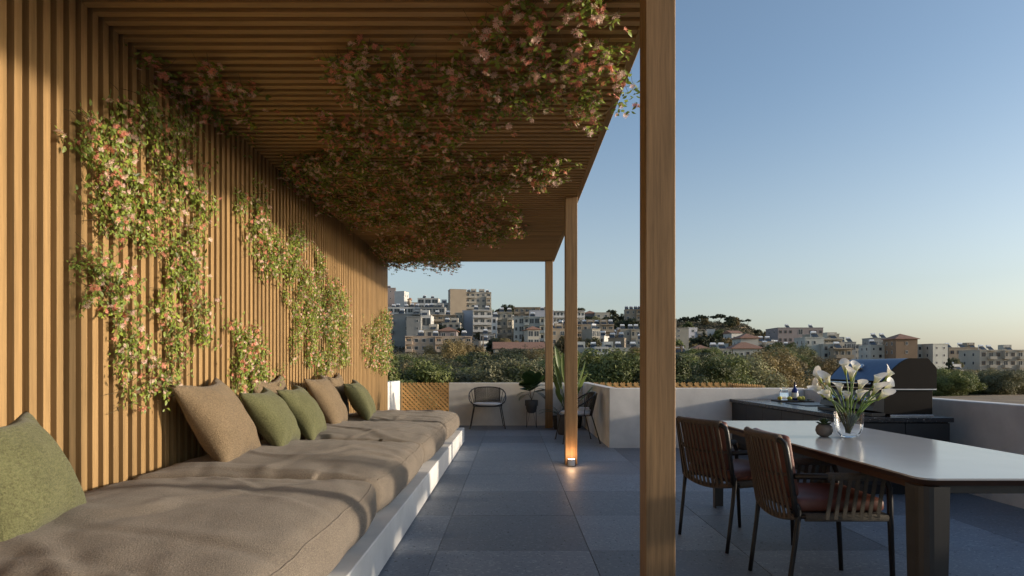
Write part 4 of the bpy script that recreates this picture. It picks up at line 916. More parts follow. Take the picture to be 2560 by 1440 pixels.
def hip(b, x0, x1, y0, y1, z0, h, ov=0.5):
    x0 -= ov; x1 += ov; y0 -= ov; y1 += ov; r = min(x1 - x0, y1 - y0) / 2
    if x1 - x0 >= y1 - y0: rd = [(x0 + r, (y0 + y1) / 2), (x1 - r, (y0 + y1) / 2)]
    else: rd = [((x0 + x1) / 2, y0 + r), ((x0 + x1) / 2, y1 - r)]
    vs = [(x0, y0, z0), (x1, y0, z0), (x1, y1, z0), (x0, y1, z0), (rd[0][0], rd[0][1], z0 + h), (rd[1][0] + 1e-3, rd[1][1], z0 + h)] + [(x0, y0, z0 - .2), (x1, y0, z0 - .2), (x1, y1, z0 - .2), (x0, y1, z0 - .2)]
    fs = [(0, 1, 5, 4), (2, 3, 4, 5), (1, 2, 5), (3, 0, 4)] if x1 - x0 >= y1 - y0 else [(0, 1, 4), (1, 2, 5, 4), (2, 3, 5), (3, 0, 4, 5)]
    b.add(vs, fs + [(6, 7, 1, 0), (7, 8, 2, 1), (8, 9, 3, 2), (9, 6, 0, 3), (9, 8, 7, 6)])
brnd = random.Random(77)
footprints = []
tank_me = None
def building(x0, x1, yt, yb, d, col, rows, cols, kind='w', label='', rot=0, roof='flat', depth=None, tanks=0, mats2=None, side=True, name='apartment_building', cat='building', sink=5, group=None):
    """x0,x1,yt,yb: where the body shows in the photo at distance d; rows/cols of openings; kind letters per column: w window, b balcony, s small window, . blank, g wide glazing"""
    W = (x1 - x0) / FPX * d; cx = ((x0 + x1) / 2 - VX) / FPX * d; zt = HC + (VY - yt) / FPX * d; zb = HC + (VY - yb) / FPX * d
    D = depth or max(8, min(16, W * 0.7)); rz = R(rot)
    W /= max(0.6, abs(math.cos(rz)))
    root = thing(name, label, cat, (cx, d, zb), rz, group); footprints.append((cx, d + D / 2, max(W, D) * 0.62, x0, x1, label))
    H_ = zt - zb; b = MB(); b.box(-W/2, W/2, 0, D, -sink, H_)
    if roof == 'flat': b.box(-W/2 - 0.12, W/2 + 0.12, -0.12, D + 0.12, H_ + 0.002, H_ + 0.28)
    b.build('wall', 'w_' + col, root)
    if roof == 'hip': b = MB(); hip(b, -W/2, W/2, 0, D, H_ + 0.21, min(W, D) * 0.2 + 0.4, 0.6); b.build('roof', 'roof_tile', root)
    if roof == 'gable':
        b = MB(); h = min(W, D) * 0.16 + 0.6; o_ = .5
        b.add([(-W/2 - o_, -o_, H_), (W/2 + o_, -o_, H_), (W/2 + o_, D/2, H_ + h), (-W/2 - o_, D/2, H_ + h), (-W/2 - o_, D + o_, H_), (W/2 + o_, D + o_, H_)], [(0, 1, 2, 3), (3, 2, 5, 4), (0, 3, 4), (1, 5, 2), (0, 4, 5, 1)]); b.build('roof', 'roof_tile', root)
    if rows:
        sh = H_ / rows; cw = W / cols; pat = (kind * cols)[:cols]; shut = brnd.random() < 0.25
        for r in range(rows):
            zc = (r + 0.52) * sh; hh = min(1.5, sh * 0.5)
            for c in range(cols):
                x = -W/2 + (c + 0.5) * cw; k = pat[c]
                if k == 'w': window_obj(root, x, zc, min(1.5, cw * 0.5), hh, shutter=shut)
                elif k == 's': window_obj(root, x, zc, min(0.8, cw * 0.4), hh * 0.75)
                elif k == 'g': window_obj(root, x, zc, cw * 0.84, sh * 0.66)
                elif k == 'b':
                    window_obj(root, x, zc - 0.2, cw * 0.6, sh * 0.64)
            # balconies as runs
            c = 0
            while c < cols:
                if pat[c] == 'b':
                    e = c
                    while e < cols and pat[e] == 'b': e += 1
                    xa, xb = -W/2 + c * cw + 0.1, -W/2 + e * cw - 0.1; z = r * sh
                    b = MB(); b.box(xa, xb, -1.5, -0.001, z - 0.12, z + 0.10)
                    b.box(xa, xb, -1.5, -1.38, z + 0.101, z + 1.0); b.box(xa, xa + 0.12, -1.379, -0.001, z + 0.101, z + 1.0); b.box(xb - 0.12, xb, -1.379, -0.001, z + 0.101, z + 1.0)
                    if brnd.random() < 0.6: b.box(xa, xa + 0.14, -1.36, -0.002, z + 1.001, z + sh - 0.121)
                    if r == rows - 1: b.box(xa, xb, -1.5, -0.001, z + sh - 0.2, z + sh)
                    b.build('balcony', 'w_' + (mats2 or col), root); c = e
                else: c += 1
        if side:
            for r in range(rows):
                for k in range(2):
                    for s in (-1, 1): 
                        window_obj(root, s * (W/2), (r + 0.52) * sh, min(1.1, D * .1), min(1.3, sh * 0.45), y=D * (0.3 + 0.4 * k), rz=R(90 * s))
    if roof == 'flat' and tanks:
        for k in range(tanks):
            x = -W/2 + W * (k + 0.5 + brnd.uniform(-.2, .2)) / tanks; y = brnd.uniform(1, D * 0.5)
            if brnd.random() < 0.25:
                b = MB(); b.box(x - 1.6, x + 1.6, y, y + 3, H_ + 0.283, H_ + 2.4); b.build('stair_head', 'w_' + col, root)
            b = MB(); b.tube([(x - 0.8, y + 0.4, H_ + 1.9), (x + 0.8, y + 0.4, H_ + 1.9)], 0.42, 10); b.box(x - 0.9, x - 0.8, y + .3, y + .5, H_ + 0.283, H_ + 1.9); b.box(x + 0.8, x + 0.9, y + .3, y + .5, H_ + 0.283, H_ + 1.9); b.build('water_tank', 'tank', root, smooth=True, auto=40)
            b = MB(); b.add([(x - 1, y - 1.4, H_ + 0.35), (x + 1, y - 1.4, H_ + 0.35), (x + 1, y + .2, H_ + 1.5), (x - 1, y + .2, H_ + 1.5), (x - 1, y - 1.4, H_ + 0.29), (x + 1, y - 1.4, H_ + 0.29), (x + 1, y + .2, H_ + 1.42), (x - 1, y + .2, H_ + 1.42)], [(0, 1, 2, 3), (7, 6, 5, 4), (0, 4, 5, 1), (1, 5, 6, 2), (2, 6, 7, 3), (3, 7, 4, 0)]); b.build('solar_panel', 'win', root)
    return root
BG = [
 (940,988,720,790,430,'pink',4,2,'s','flat',2,'reddish flat-roofed block at the left end of the ridge',8),
 (986,1011,729,790,415,'white',3,1,'.','flat',0,'plain white block standing in front of the reddish ridge block',-12),
 (1008,1024,748,785,420,'tan',2,1,'w','gable',0,'small ochre gabled house beside the plain white ridge block',0),
 (1021,1046,757,785,430,'salmon',2,3,'w','flat',0,'low orange house between the ridge blocks and the white terrace building',0),
 (1044,1096,746,790,410,'white',3,3,'g','flat',2,'pale blue-white terrace building with long window bands left of the tall ridge block',0),
 (1094,1138,758,800,385,'white',3,3,'w','flat',1,'white low block stepping down from the tall ridge block',6),
 (1126,1166,724,800,372,'tan',5,1,'.','flat',0,'windowless tan gable half of the tall ridge block',14),
 (1163,1228,731,800,376,'cream',5,5,'bbwwb','flat',4,'tall ridge block with balconies and rooftop clutter',6),
 (950,1052,769,800,330,'white',2,6,'g','flat',6,'long white building with roof tanks under the ridge at left',0),
 (1050,1112,769,800,325,'grey',2,4,'g','flat',3,'grey glazed terrace building below the long white one',0),
 (940,1052,786,880,245,'grey',4,5,'bb.wb','flat',3,'modern grey apartment block at the left edge of the view',-6),
 (1016,1052,793,850,238,'grey',3,2,'.s','flat',0,'dark grey stair tower of the left modern apartment block',0),
 (1052,1078,790,850,242,'white',2,1,'g','flat',1,'white box with one big window beside the dark stair tower',0),
 (1077,1140,788,835,290,'tan',3,4,'bbwb','flat',2,'brownish apartments with long balconies above the salmon house',4),
 (1138,1158,783,835,300,'sand',3,2,'w','flat',0,'narrow sand coloured block next to the brownish apartments',-4),
 (1156,1185,777,832,300,'lilac',3,1,'.','flat',0,'bare lilac-white gable right of the narrow sand block',-14),
 (1182,1231,776,830,290,'white',3,3,'bbb','flat',2,'white block with stacked balconies in the hillside centre',5),
 (1229,1242,794,846,262,'white',3,1,'w','flat',1,'slim bright white tower with dark windows',0),
 (1241,1281,781,858,275,'sand',4,3,'bwb','flat',2,'grey-beige block with balconies right of the slim white tower',0),
 (1284,1362,793,872,258,'pale',4,6,'wgbggb','flat',1,'pale modern apartment building with glazed facade left of the far post',-5),
 (1285,1364,769,800,345,'tan',2,6,'bw','flat',0,'tan flat-roofed building with loggias on the skyline',0),
 (1324,1384,777,815,320,'lilac',2,2,'.s','flat',1,'plain lilac-white building behind the pale modern apartments',0),
 (1382,1462,778,842,345,'white',4,9,'b','flat',0,'long white hotel with rows of arched balconies between the posts',3),
 (1014,1180,842,880,225,'salmon',2,9,'bwww','flat',3,'wide salmon coloured house near the trees at left',4),
 (1048,1100,826,846,240,'cream',1,3,'w','flat',2,'cream upper storey rising over the salmon house',0),
 (1098,1141,828,846,240,'pink',1,2,'w','hip',0,'small tile-roofed upper storey of the salmon house',0),
 (1182,1228,853,882,250,'cream',1,3,'w','flat',1,'small low cream house between trees below the slim tower',-8),
 (1237,1362,872,900,200,'sand',1,7,'s..','gable',0,'long shed with red tiled gable roof near the far post',4),
 (1440,1535,812,866,262,'tan',3,6,'bwswbb','flat',6,'tan apartment row with balconies right of the middle post',0),
 (1521,1560,846,882,240,'tan',2,2,'.','flat',2,'blank beige block with roof tanks in front of the tan row',-14),
 (1551,1602,824,868,262,'sand',2,4,'wwbw','flat',3,'beige two-storey block beside the biggest post',0),
 (1563,1604,774,830,350,'tan',4,3,'wsb','flat',4,'tan ridge block with a jagged rooftop left of the biggest post',-6),
 (1460,1492,784,815,400,'pink',1,3,'w','hip',0,'red-roofed villa on the skyline right of the middle post',0),
 (1488,1524,782,815,395,'cream',2,2,'w','flat',0,'cream flat-roofed villa beside the red-roofed one on the skyline',0),
 (1440,1604,871,902,205,'pale',1,8,'wws.g..g','flat',5,'long low grey-green building just above the near trees',0),
 (1488,1520,869,884,200,'white',1,2,'g','flat',0,'small white flat-roofed porch in front of the long low building',0),
 (1640,1722,821,872,262,'sand',4,5,'wsws.','flat',1,'beige tower block right of the biggest post',0),
 (1660,1692,798,830,340,'tan',2,2,'w','flat',1,'small block on the ridge behind the biggest post',0),
 (1721,1744,820,850,330,'lilac',2,1,'w','flat',0,'white cube house on the slope right of the beige tower block',10),
 (1744,1768,830,850,330,'cream',1,2,'g','flat',0,'low cream house next to the white cube house',0),
 (1768,1787,824,848,335,'white',2,1,'.','flat',0,'small bright white house below the umbrella pines',-12),
 (1828,1857,833,856,320,'white',1,2,'s','gable',0,'white gabled house at the right foot of the rocky hill',12),
 (1640,1722,884,908,190,'brown',1,4,'g','flat',5,'brown pergola-fronted house with a row of roof tanks',0),
 (1700,1736,874,904,196,'white',2,2,'g','flat',0,'white bay beside the brown pergola-fronted house',0),
 (1732,1782,876,904,196,'brown',1,3,'wgw','hip',0,'red hip-roofed house with brown front in the middle right',0),
 (1785,1820,861,880,215,'white',1,1,'.','flat',0,'plain white box above the red hip-roofed brown house',-8),
 (1776,1830,874,900,200,'cream',1,5,'g','flat',2,'cream house with glazed veranda right of the red hip roof',0),
 (1760,1804,897,916,180,'white',1,5,'g','flat',0,'low white arcade among the near trees',0),
 (1832,1908,872,900,200,'pale',1,5,'ssw.w','hip',0,'pale villa with red hip roof left of the bright green tree',0),
 (1852,1896,846,872,206,'pale',1,1,'.','hip',0,'square upper storey with pointed red roof on the pale villa',0),
 (1905,1938,873,898,206,'cream',1,3,'g','flat',2,'flat-roofed right wing of the pale villa',0),
 (1880,1935,855,875,240,'tan',1,4,'w','flat',3,'flat tan house with roof tanks behind the pale villa',0),
 (1945,2058,820,880,330,'pink',3,9,'www.g.www','flat',2,'big grey-mauve building on the skyline right of centre',0),
 (2013,2060,845,915,205,'pale',3,3,'ss.','flat',1,'blank left part of the pale green-grey apartment block',0),
 (2058,2086,862,915,203,'pale',3,2,'w','flat',0,'windowed middle part of the pale green-grey apartment block',0),
 (2032,2098,836,862,225,'sand',1,4,'w','flat',0,'flat-roofed top storey behind the green-grey apartment block',0),
 (2058,2106,848,880,212,'cream',2,3,'b','flat',1,'cream balconied storeys right of the green-grey apartment block',0),
 (2084,2130,872,918,200,'tan',2,3,'b','flat',1,'brown balcony block at the right of the green-grey apartments',0),
 (2105,2140,856,880,260,'grey',1,3,'g','flat',2,'dark terrace house behind the brown balcony block',0),
 (2136,2178,872,905,330,'cream',2,5,'w','flat',3,'distant low white houses in the gap before the right apartment complex',0),
 (2176,2242,864,935,235,'pale',4,4,'sw.w','flat',2,'left pale wing of the right-hand apartment complex',0),
 (2182,2232,846,870,262,'grey',1,3,'w','flat',2,'dark rooftop storey behind the left pale wing',0),
 (2240,2294,848,935,228,'brown',4,3,'.s.','hip',0,'brown tower with hipped roof in the right-hand apartment complex',0),
 (2292,2352,862,935,232,'pale',4,4,'w.sw','flat',0,'right pale wing of the apartment complex behind the barbecue',0),
 (2330,2372,861,935,228,'pale',4,2,'s','flat',0,'end pavilion with flat roof in the apartment complex',10),
 (2372,2460,870,935,270,'tan',3,5,'w','flat',3,'tan building at the right edge behind the cypress',0),
 (2450,2560,876,940,250,'cream',3,6,'wb','flat',3,'cream block beyond the right edge of the photographed view',0),
 (1383,1412,852,880,250,'sand',1,3,'w','flat',1,'low beige house seen in the gap between the two farther posts',0),
 (1105,1150,808,835,270,'cream',2,3,'w','flat',2,'cream house among trees under the brownish apartments',0),
 (1200,1236,836,858,255,'grey',1,3,'g','flat',1,'low grey house in front of the white balcony block',0),
 (1590,1645,850,880,230,'cream',2,3,'wb','flat',2,'cream house hidden mostly behind the biggest post',0),
 (1985,2015,880,905,230,'white',1,2,'w','gable',0,'small white gabled house behind the bright green tree',0),
]
for (x0, x1, yt, yb, d, col, rows, cols, kind, roof, tk, lab, rot) in BG:
    nm = 'house' if rows <= 2 else 'apartment_building'
    building(x0, x1, yt, yb, d, col, rows, cols, kind, lab, rot, roof, tanks=tk, name=nm, cat='house' if rows <= 2 else 'building')

fr = random.Random(21); nf = 0; tr_ = 0; 
while nf < 70 and tr_ < 3000:
    tr_ += 1; d = fr.uniform(225, 435); px = fr.uniform(960, 1960) if fr.random() < .8 else fr.uniform(1960, 2420); wpx = fr.uniform(16, 42) * 280 / d; x = (px - VX) / FPX * d
    if any((x - a) ** 2 + (d + 5 - c) ** 2 < (r + 0.3 * wpx * d / FPX + 2) ** 2 for a, c, r, *_ in footprints): continue
    if 1690 < px < 1940 and d > 245: continue
    zg = ground_z(x, d); yb = VY - (zg - HC) * FPX / d; rows = fr.choice([1, 2, 2, 3]); yt = yb - rows * 3.1 * FPX / d
    if yt < interp(px, RP, RY) - 6: continue
    cols = max(2, int(wpx * d / FPX / 2.6)); col = fr.choice(['cream', 'white', 'white', 'sand', 'lilac', 'pale', 'tan', 'cream'])
    near = min(footprints[:62], key=lambda q: (x - q[0]) ** 2 + (d - q[1]) ** 2); bw = near[5].split()[:7]
    while bw[-1] in ('the', 'of', 'a', 'and', 'to', 'over', 'tall', 'long', 'right', 'left', 'small', 'with', 'rows', 'at', 'in', 'on', 'under', 'between', 'front', 'behind', 'beside', 'among', 'rising', 'from'): bw.pop()
    sd = 'in front of' if near[3] < px < near[4] and d < near[1] else ('behind' if near[3] < px < near[4] else ('left of' if px < near[3] else 'right of'))
    lab = '%s %s %s the %s' % (['', 'low', 'two-storey', 'three-storey'][rows], {'lilac': 'bluish-white', 'pale': 'greenish-grey'}.get(col, col) + ' house', sd, ' '.join(bw))
    if any(q[5] == lab for q in footprints): continue
    building(px - wpx / 2, px + wpx / 2, yt, yb, d, col, rows, cols, fr.choice(['w', 'wb', 'g', 'bw', 'wws']), lab, fr.uniform(-25, 25), 'flat' if fr.random() < .85 else 'hip', tanks=fr.choice([0, 1, 2, 2]), name='house', cat='house', side=False, group='small houses filling the hillside'); nf += 1
# ------------------------------------------------------------------ trees
def crown_mesh(name, mat, seed, rx, rz, clumps, per, leaf, shape='round', rr_=(0.16, 0.34)):
    rr = random.Random(seed); b = MB(); cs = []
    for c in range(clumps):
        while True:
            p = Vector((rr.uniform(-1, 1), rr.uniform(-1, 1), rr.uniform(-1, 1)))
            if 0.35 < p.length < 1: break
        if shape == 'umbrella': p.z = abs(p.z) ** 1.5 * 0.9 - 0.1
        if shape == 'cypress': p.x *= (1 - abs(p.z)) ** .6; p.y *= (1 - abs(p.z)) ** .6
        n_ = 1 + 0.28 * noise.noise(p * 1.7 + Vector((seed, 0, 0)))
        cs.append((Vector((p.x * rx * n_, p.y * rx * n_, p.z * rz * n_)), rr.uniform(*rr_) * min(rx, rz)))
    vs = []; fs = []
    for c, r in cs:
        for k in range(per):
            d = Vector((rr.gauss(0, 1), rr.gauss(0, 1), rr.gauss(0, 1))).normalized(); p = c + d * r * rr.uniform(0.55, 1.05) * (1.0 if shape != 'umbrella' else 0.9)
            nrm = (d + Vector((rr.gauss(0, .5), rr.gauss(0, .5), rr.gauss(0, .5) + 0.2))).normalized(); t = nrm.orthogonal().normalized()
            t = Matrix.Rotation(rr.uniform(0, 6.28), 3, nrm) @ t; s = nrm.cross(t); L = leaf * rr.uniform(0.6, 1.3); o = len(vs)
            vs += [p - t * L, p + s * L * 0.42, p + t * L, p - s * L * 0.42]; fs.append((o, o + 1, o + 2, o + 3))
    b.add(vs, fs); o = b.build(name, mat); me = o.data; bpy.data.objects.remove(o); return me
def trunk_mesh(seed, h, r, limbs=5, spread=1.2):
    rr = random.Random(seed); b = MB(); b.tube([(0, 0, -1.0), (rr.uniform(-.1, .1), 0, h * .5), (rr.uniform(-.2, .2), rr.uniform(-.2, .2), h)], [r * 1.2, r, r * 0.6], 7, smooth=3)
    for k in range(limbs):
        a = k * 2.4; z = h * rr.uniform(0.5, 0.9); b.tube([(0, 0, z), (math.cos(a) * spread * .5, math.sin(a) * spread * .5, z + spread * .5), (math.cos(a) * spread, math.sin(a) * spread, z + spread * 1.1)], [r * .5, r * .35, r * .12], 5)
    o = b.build('trunk', 'bark', smooth=True); me = o.data; bpy.data.objects.remove(o); return me
NEARC = [crown_mesh('crown', m, i + 20, 2.6, 2.1, 60, 430, 0.095, 'round', (0.24, 0.48)) for i, m in enumerate(['crown_olive', 'crown_green', 'crown_olive', 'crown_brown', 'crown_dark', 'crown_green', 'crown_olive'])]
FARC = [crown_mesh('crown', m, i + 50, 2.6, 2.3, 70, 60, 0.30) for i, m in enumerate(['crown_green', 'crown_dark', 'crown_olive', 'crown_brown'])]
UMB = crown_mesh('crown', 'crown_dark', 90, 4.2, 1.7, 60, 60, 0.36, 'umbrella'); CYP = crown_mesh('crown', 'crown_dark', 91, 1.0, 4.0, 60, 60, 0.22, 'cypress')
TRK = [trunk_mesh(i, 2.6, 0.16) for i in range(3)]
def tree(x, y, zbase, h, cme, label, group=None, wide=1.0, name='tree', cat='tree', crz=2.1, crx=2.6):
    rt = thing(name, label, cat, (x, y, zbase), 0, group)
    s = h / (2.2 + crz * 1.9) if name != 'cypress_tree' else h / 8.4
    tk = inst('trunk', TRK[int(abs(x * 7)) % 3], rt, (0, 0, 0), (0, 0, x), (s, s, s))
    zc = (2.2 + crz * 0.9) * s if name != 'cypress_tree' else 4.3 * s
    inst('crown', cme, rt, (0, 0, zc), (0, 0, x * 3.3), (s * wide, s * wide, s)); return rt
tr = random.Random(3)
KIND = ['silvery olive', 'dark green', 'pale olive', 'brownish', 'very dark', 'mid green', 'grey-green']
used_l = set()
def near_tree(px, ytop, d, ci, label, group=None, wide=1.0, sink=0.3):
    k0 = ci; n_ = 0
    while group and label in used_l and n_ < 6: n_ += 1; ci = (k0 + n_) % 7; label = label.replace(KIND[(ci - 1) % 7], KIND[ci], 1)
    used_l.add(label)
    x = (px - VX) / FPX * d; zt = HC + (VY - ytop) / FPX * d; zg = ground_z(x, d) - sink; return tree(x, d, zg, zt - zg, NEARC[ci % 7], label, group, wide)
NT = [(985,912,38,1,'dark green tree right beside the end of the slatted wall',1.1),(1045,925,40,5,'dark green bushy tree behind the wooden lattice',1.2),(1135,916,42,0,'silvery olive tree just left of the round armchair view',1.25),(1215,908,40,2,'large silvery olive tree behind the round armchair',1.2),
 (1290,905,42,0,'silvery olive tree above the far wall left of the potted fig',1.2),(1352,918,40,5,'low green tree behind the potted fig',1.1),(1420,905,44,1,'green tree behind the middle post',1.1),(1490,888,46,1,'full dark green tree right of the middle post',1.25),(1560,896,44,5,'green tree above the lattice left of the biggest post',1.2),(1640,898,44,4,'dark tree behind the biggest post',1.2),
 (1715,905,44,1,'green tree right of the biggest post',1.1),(1775,900,48,5,'bright green tree above the lattice end',1.2),(1840,893,50,0,'olive tree above the blank stretch of parapet',1.2),(1905,892,52,3,'brownish olive tree left of the lilies',1.2),(1955,905,58,3,'brown rounded tree next to the dry field',1.1),
 (1120,858,120,3,'tall yellow-brown tree in front of the salmon house',1.0),(1165,862,130,3,'yellow-brown tree beside the small cream house',1.0),(1075,885,110,0,'olive tree left of the tall yellow-brown tree',1.2),(1975,862,175,1,'bright green tree between the pale villa and the green-grey block',1.25),(1950,868,178,4,'dark tree at the left of the bright green tree',1.0),
 (1380,868,190,4,'dark tree beside the shed gable',1.0),(1268,850,215,3,'reddish tree left of the pale modern apartments',1.2),(1305,858,212,3,'reddish-brown tree below the pale modern apartments',1.1),(2040,898,130,3,'low brown tree above the dry field',1.3),(2085,905,150,4,'dark low tree left of the barbecue hood',1.2)]
for (px, yt, d, ci, lab, wd) in NT: near_tree(px, yt, d, ci, lab, None, wd)
rowsN = [(56, 918, 80), (70, 910, 66), (88, 903, 60), (112, 897, 50), (140, 891, 42), (172, 887, 36)]
RANK = {56: 'nearest', 70: 'second', 88: 'third', 112: 'fourth', 140: 'fifth', 172: 'farthest'}
LANDM = [(985, 'the white wall end'), (1060, 'the wooden lattice'), (1213, 'the round armchair'), (1325, 'the potted fig'), (1371, 'the farthest post'), (1426, 'the middle post'), (1490, 'the return wall'), (1560, 'the wall corner'), (1645, 'the biggest post'), (1740, 'the dining chairs'), (1850, 'the lattice end'), (1940, 'the counter bottle')]
for d, yt, step in rowsN:
    px = 930 + tr.uniform(0, step)
    while px < 1965:
        y2 = yt + tr.triangular(-26, 26, 0); dd = d + tr.uniform(-7, 7)
        if px > 1430: y2 += 4
        if 990 < px < 1065 and 100 < d < 180: px += step; continue
        ci = tr.randrange(7); lm = min(LANDM, key=lambda q: abs(q[0] - px)); side = 'straight above' if abs(lm[0] - px) < 22 else ('left of' if px < lm[0] else 'right of')
        near_tree(px, y2, dd, ci, '%s tree in the %s rank of the belt, %s %s' % (KIND[ci], RANK[d], side, lm[1]), 'trees in the belt below the town', tr.uniform(1.2, 1.8)); px += step * tr.uniform(0.7, 1.25)
for px, yt, d in [(2340,926,172),(2365,930,165),(2400,928,175),(2430,930,165),(2475,930,170),(2525,930,168),(2560,930,165),(2350,925,150),(2385,930,140),(2410,935,150),(2450,925,150),(2500,928,145),(2545,925,150),(2000,915,190),(2030,925,185),(2060,922,190),(2100,920,190),(2150,920,190),(2200,918,190),(2260,915,185),(2310,918,190)]:
    ci = tr.choice([4, 3, 0, 1]); lm = min([(1964, 'the counter bottle'), (2050, 'the leftmost lily'), (2127, 'the vase'), (2200, 'the hood front'), (2280, 'the hood side'), (2345, 'the right rim of the hood'), (2398, 'the right edge')], key=lambda q: abs(q[0] - px)); near_tree(px, yt, d, ci, '%s shrubby tree by the dry field, %s %s' % (KIND[ci], 'behind' if abs(lm[0] - px) < 12 else ('left of' if px < lm[0] else 'right of'), lm[1]), 'shrubby trees by the dry field', 1.5, sink=3.2)
def far_tree(px, ytop, d, me, h, label, group, name='tree', wide=1.0):
    x = (px - VX) / FPX * d; zt = HC + (VY - ytop) / FPX * d; tree(x, d, zt - h, h, me, label, group, wide, name)
for px, yt, h, wd, lab in [(1752,785,9,1.0,'pointed dark pine on the ridge right of the biggest post'),(1799,783,8,1.15,'largest umbrella pine standing on the ridge'),(1830,789,7.5,0.9,'second umbrella pine on the ridge'),(1853,798,4.5,0.7,'small round bush-like pine on the ridge'),(1870,796,5,0.7,'last pine near the drop of the ridge'),(1715,790,8,1.1,'dark pine on the ridge beside the biggest post'),(1733,793,7,1.0,'low dark pine between the two ridge pines')]:
    far_tree(px, yt, 440, UMB, h, lab, 'pines on the ridge', 'pine_tree', wd)
for px, yt, h, d, lab in [(1266,764,12,400,'round dark tree on the skyline right of the tall ridge block'),(1526,776,8,400,'slim dark tree on the skyline'),(1448,771,8,420,'small pointed tree above the white hotel'),(1550,788,12,370,'broad dark tree below the skyline'),(1530,795,13,350,'dark tree beside the skyline villas'),(1575,800,12,330,'dark tree under the jagged ridge block')]:
    far_tree(px, yt, d, FARC[1], h, lab, 'dark trees on the skyline', 'tree', 1.1)
for px, yt, h, d, lab in [(1759,822,9,300,'left cypress on the slope below the pines'),(1776,830,8,300,'right cypress on the slope below the pines'),(2374,888,10,200,'cypress at the right end of the apartment complex'),(1802,832,7,300,'third small cypress on the slope')]:
    far_tree(px, yt, d, CYP, h, lab, 'cypresses in the town', 'cypress_tree', 1.0)
n = 0; tries = 0
used = set()
while n < 190 and tries < 9000:
    tries += 1
    d = tr.uniform(215, 430); px = tr.uniform(930, 1960) if tr.random() < 0.85 else tr.uniform(1960, 2560); x = (px - VX) / FPX * d
    if any((x - a) ** 2 + (d - c) ** 2 < (r + 1.5) ** 2 for a, c, r, *_ in footprints): continue
    h = tr.uniform(4, 8) if px < 1960 else tr.uniform(4, 6.5)
    fk = tr.randrange(4); a_, c_, r_, bx0, bx1, bl = min(footprints, key=lambda q: (x - q[0]) ** 2 + (d - q[1]) ** 2)
    sd = 'in front of' if bx0 < px < bx1 and d < c_ else ('behind' if bx0 < px < bx1 else ('left of' if px < bx0 else 'right of'))
    for cut in (' right of', ' left of', ' below', ' in front', ' with', ' under', ' behind', ' at the', ' beside', ' between', ' above', ' next to', ' in the', ' near', ' rising', ' standing', ' stepping', ' among', ' hidden', ' seen', ' beyond', ' on the', ' over'):
        if cut in bl[12:]: bl = bl[:12] + bl[12:].split(cut)[0]
    bw = bl.split()[:8]
    while bw[-1] in ('the', 'of', 'a', 'and', 'to', 'over', 'tall', 'long', 'right', 'left', 'small', 'with', 'rows'): bw.pop()
    bl = ' '.join(bw)
    tl = '%s %s garden tree %s the %s' % ('tall' if h > 6.6 else ('low' if h < 5 else 'mid-sized'), ['green', 'dark', 'olive', 'brown'][fk], sd, bl)
    if tl in used: continue
    used.add(tl)
    tree(x, d, ground_z(x, d) - 0.4, h, FARC[fk], tl, 'garden trees on the hillside', tr.uniform(0.9, 1.3)); n += 1
# scrub covering the slopes and rocks
b = MB(); vs = []; fs = []
for _ in range(2000):
    d = tr.uniform(205, 450); px = tr.uniform(900, 1980); x = (px - VX) / FPX * d; z = ground_z(x, d)
    if tr.random() < 0.45: px = tr.uniform(1690, 1940); d = tr.uniform(300, 445); x = (px - VX) / FPX * d; z = ground_z(x, d)
    if any((x - a) ** 2 + (d - c) ** 2 < (r * 0.8) ** 2 for a, c, r, *_ in footprints): continue
    R_ = tr.uniform(0.9, 2.4)
    for k in range(46):
        dv = Vector((tr.gauss(0, 1), tr.gauss(0, 1), abs(tr.gauss(0, 1)))).normalized(); p = Vector((x, d, z)) + Vector((dv.x * R_, dv.y * R_, dv.z * R_ * 0.7)) * tr.uniform(0.6, 1.1)
        nn = (dv + Vector((tr.gauss(0, .4), tr.gauss(0, .4), tr.gauss(0, .4)))).normalized(); t = nn.orthogonal().normalized(); s = nn.cross(t); L = 0.38 * tr.uniform(.6, 1.3); o = len(vs)
        vs += [p - t * L, p + s * L * .6, p + t * L, p - s * L * .6]; fs.append((o, o + 1, o + 2, o + 3))
b.add(vs, fs); tag(b.build('hillside_scrub', 'scrub'), 'dark scrub covering the slopes between the houses', 'scrub', kind='stuff')
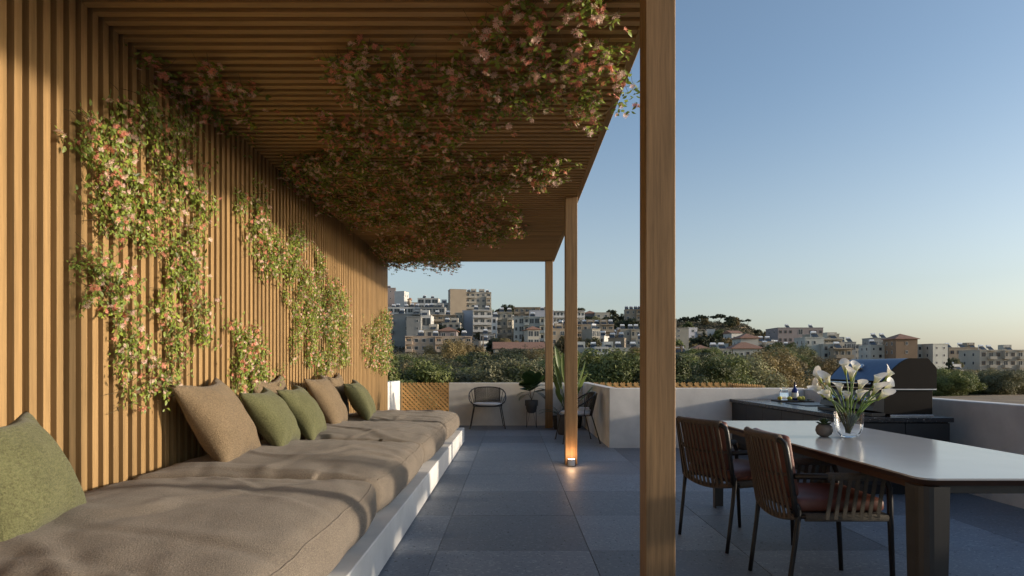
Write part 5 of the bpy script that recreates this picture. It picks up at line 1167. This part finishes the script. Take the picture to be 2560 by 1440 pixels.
# undergrowth between the belt trees
vs = []; fs = []
for _ in range(1500):
    d = tr.uniform(24, 190); px = tr.uniform(900, 1960); x = (px - VX) / FPX * d; z = ground_z(x, d); R_ = tr.uniform(0.8, 1.9) 
    if 990 < px < 1060 and 100 < d < 180: continue
    for k in range(40):
        dv = Vector((tr.gauss(0, 1), tr.gauss(0, 1), abs(tr.gauss(0, 1)))).normalized(); p = Vector((x, d, z)) + Vector((dv.x * R_, dv.y * R_, dv.z * R_)) * tr.uniform(0.6, 1.1)
        nn = (dv + Vector((tr.gauss(0, .4), tr.gauss(0, .4), tr.gauss(0, .4)))).normalized(); t = nn.orthogonal().normalized(); s = nn.cross(t); L = 0.25 * tr.uniform(.6, 1.3); o = len(vs)
        vs += [p - t * L, p + s * L * .5, p + t * L, p - s * L * .5]; fs.append((o, o + 1, o + 2, o + 3))
b = MB(); b.add(vs, fs); tag(b.build('undergrowth', 'crown_dark'), 'undergrowth filling the ground below the belt of trees', 'undergrowth', kind='stuff')

# ------------------------------------------------------------------ small far things: poles, car
for px, yt, yb, d, lab in [(1313, 860, 900, 190, 'dark utility pole in front of the long red-roofed shed'), (1208, 838, 885, 230, 'utility pole beside the small cream house'), (1703, 862, 905, 190, 'utility pole beside the brown pergola-fronted house'), (1747, 868, 905, 188, 'utility pole in front of the red hip-roofed house')]:
    p = at(px, yb, d); H_ = (yb - yt) / FPX * d; u = thing('utility_pole', lab, 'pole', p, 0, 'utility poles in the town')
    b = MB(); b.tube([(0, 0, -2), (0, 0, H_)], [0.22, 0.14], 8); b.build('pole', 'bark', u, smooth=True)
    b = MB(); b.cbox(-0.9, 0.9, -0.06, 0.06, H_ - 0.7, H_ - 0.55, 0.01); b.build('crossarm', 'bark', u)
p = at(1216, 892, 225); cr = thing('parked_car', 'small white car parked left of the red-roofed shed', 'car', p, R(14))
prof_c = [(-2.1, .35), (2.1, .35), (2.15, .75), (1.2, .92), (.55, 1.42), (-1.1, 1.45), (-1.85, .98), (-2.15, .85)]
b = MB(); b.prism(prof_c, -0.85, 0.85); b.build('body', 'car', cr)
for s in (-1, 1):
    b = MB(); b.prism([(-1.5, .98), (1.0, .96), (.5, 1.34), (-1.05, 1.36)], s * 0.86 - 0.005, s * 0.86 + 0.005); b.build('side_window', 'win', cr)
    for x in (-1.3, 1.3):
        b = MB(); b.tube([(x, s * 0.72, .33), (x, s * 0.90, .33)], 0.33, 14); b.build('wheel', 'black_metal', cr, smooth=True, auto=40)
p2 = at(1216, 895, 225); b = MB(); b.box(p2.x - 9, p2.x + 12, 221, 231, p2.z - 6, p.z - 0.002); tag(b.build('road', 'plaster'), kind='structure')
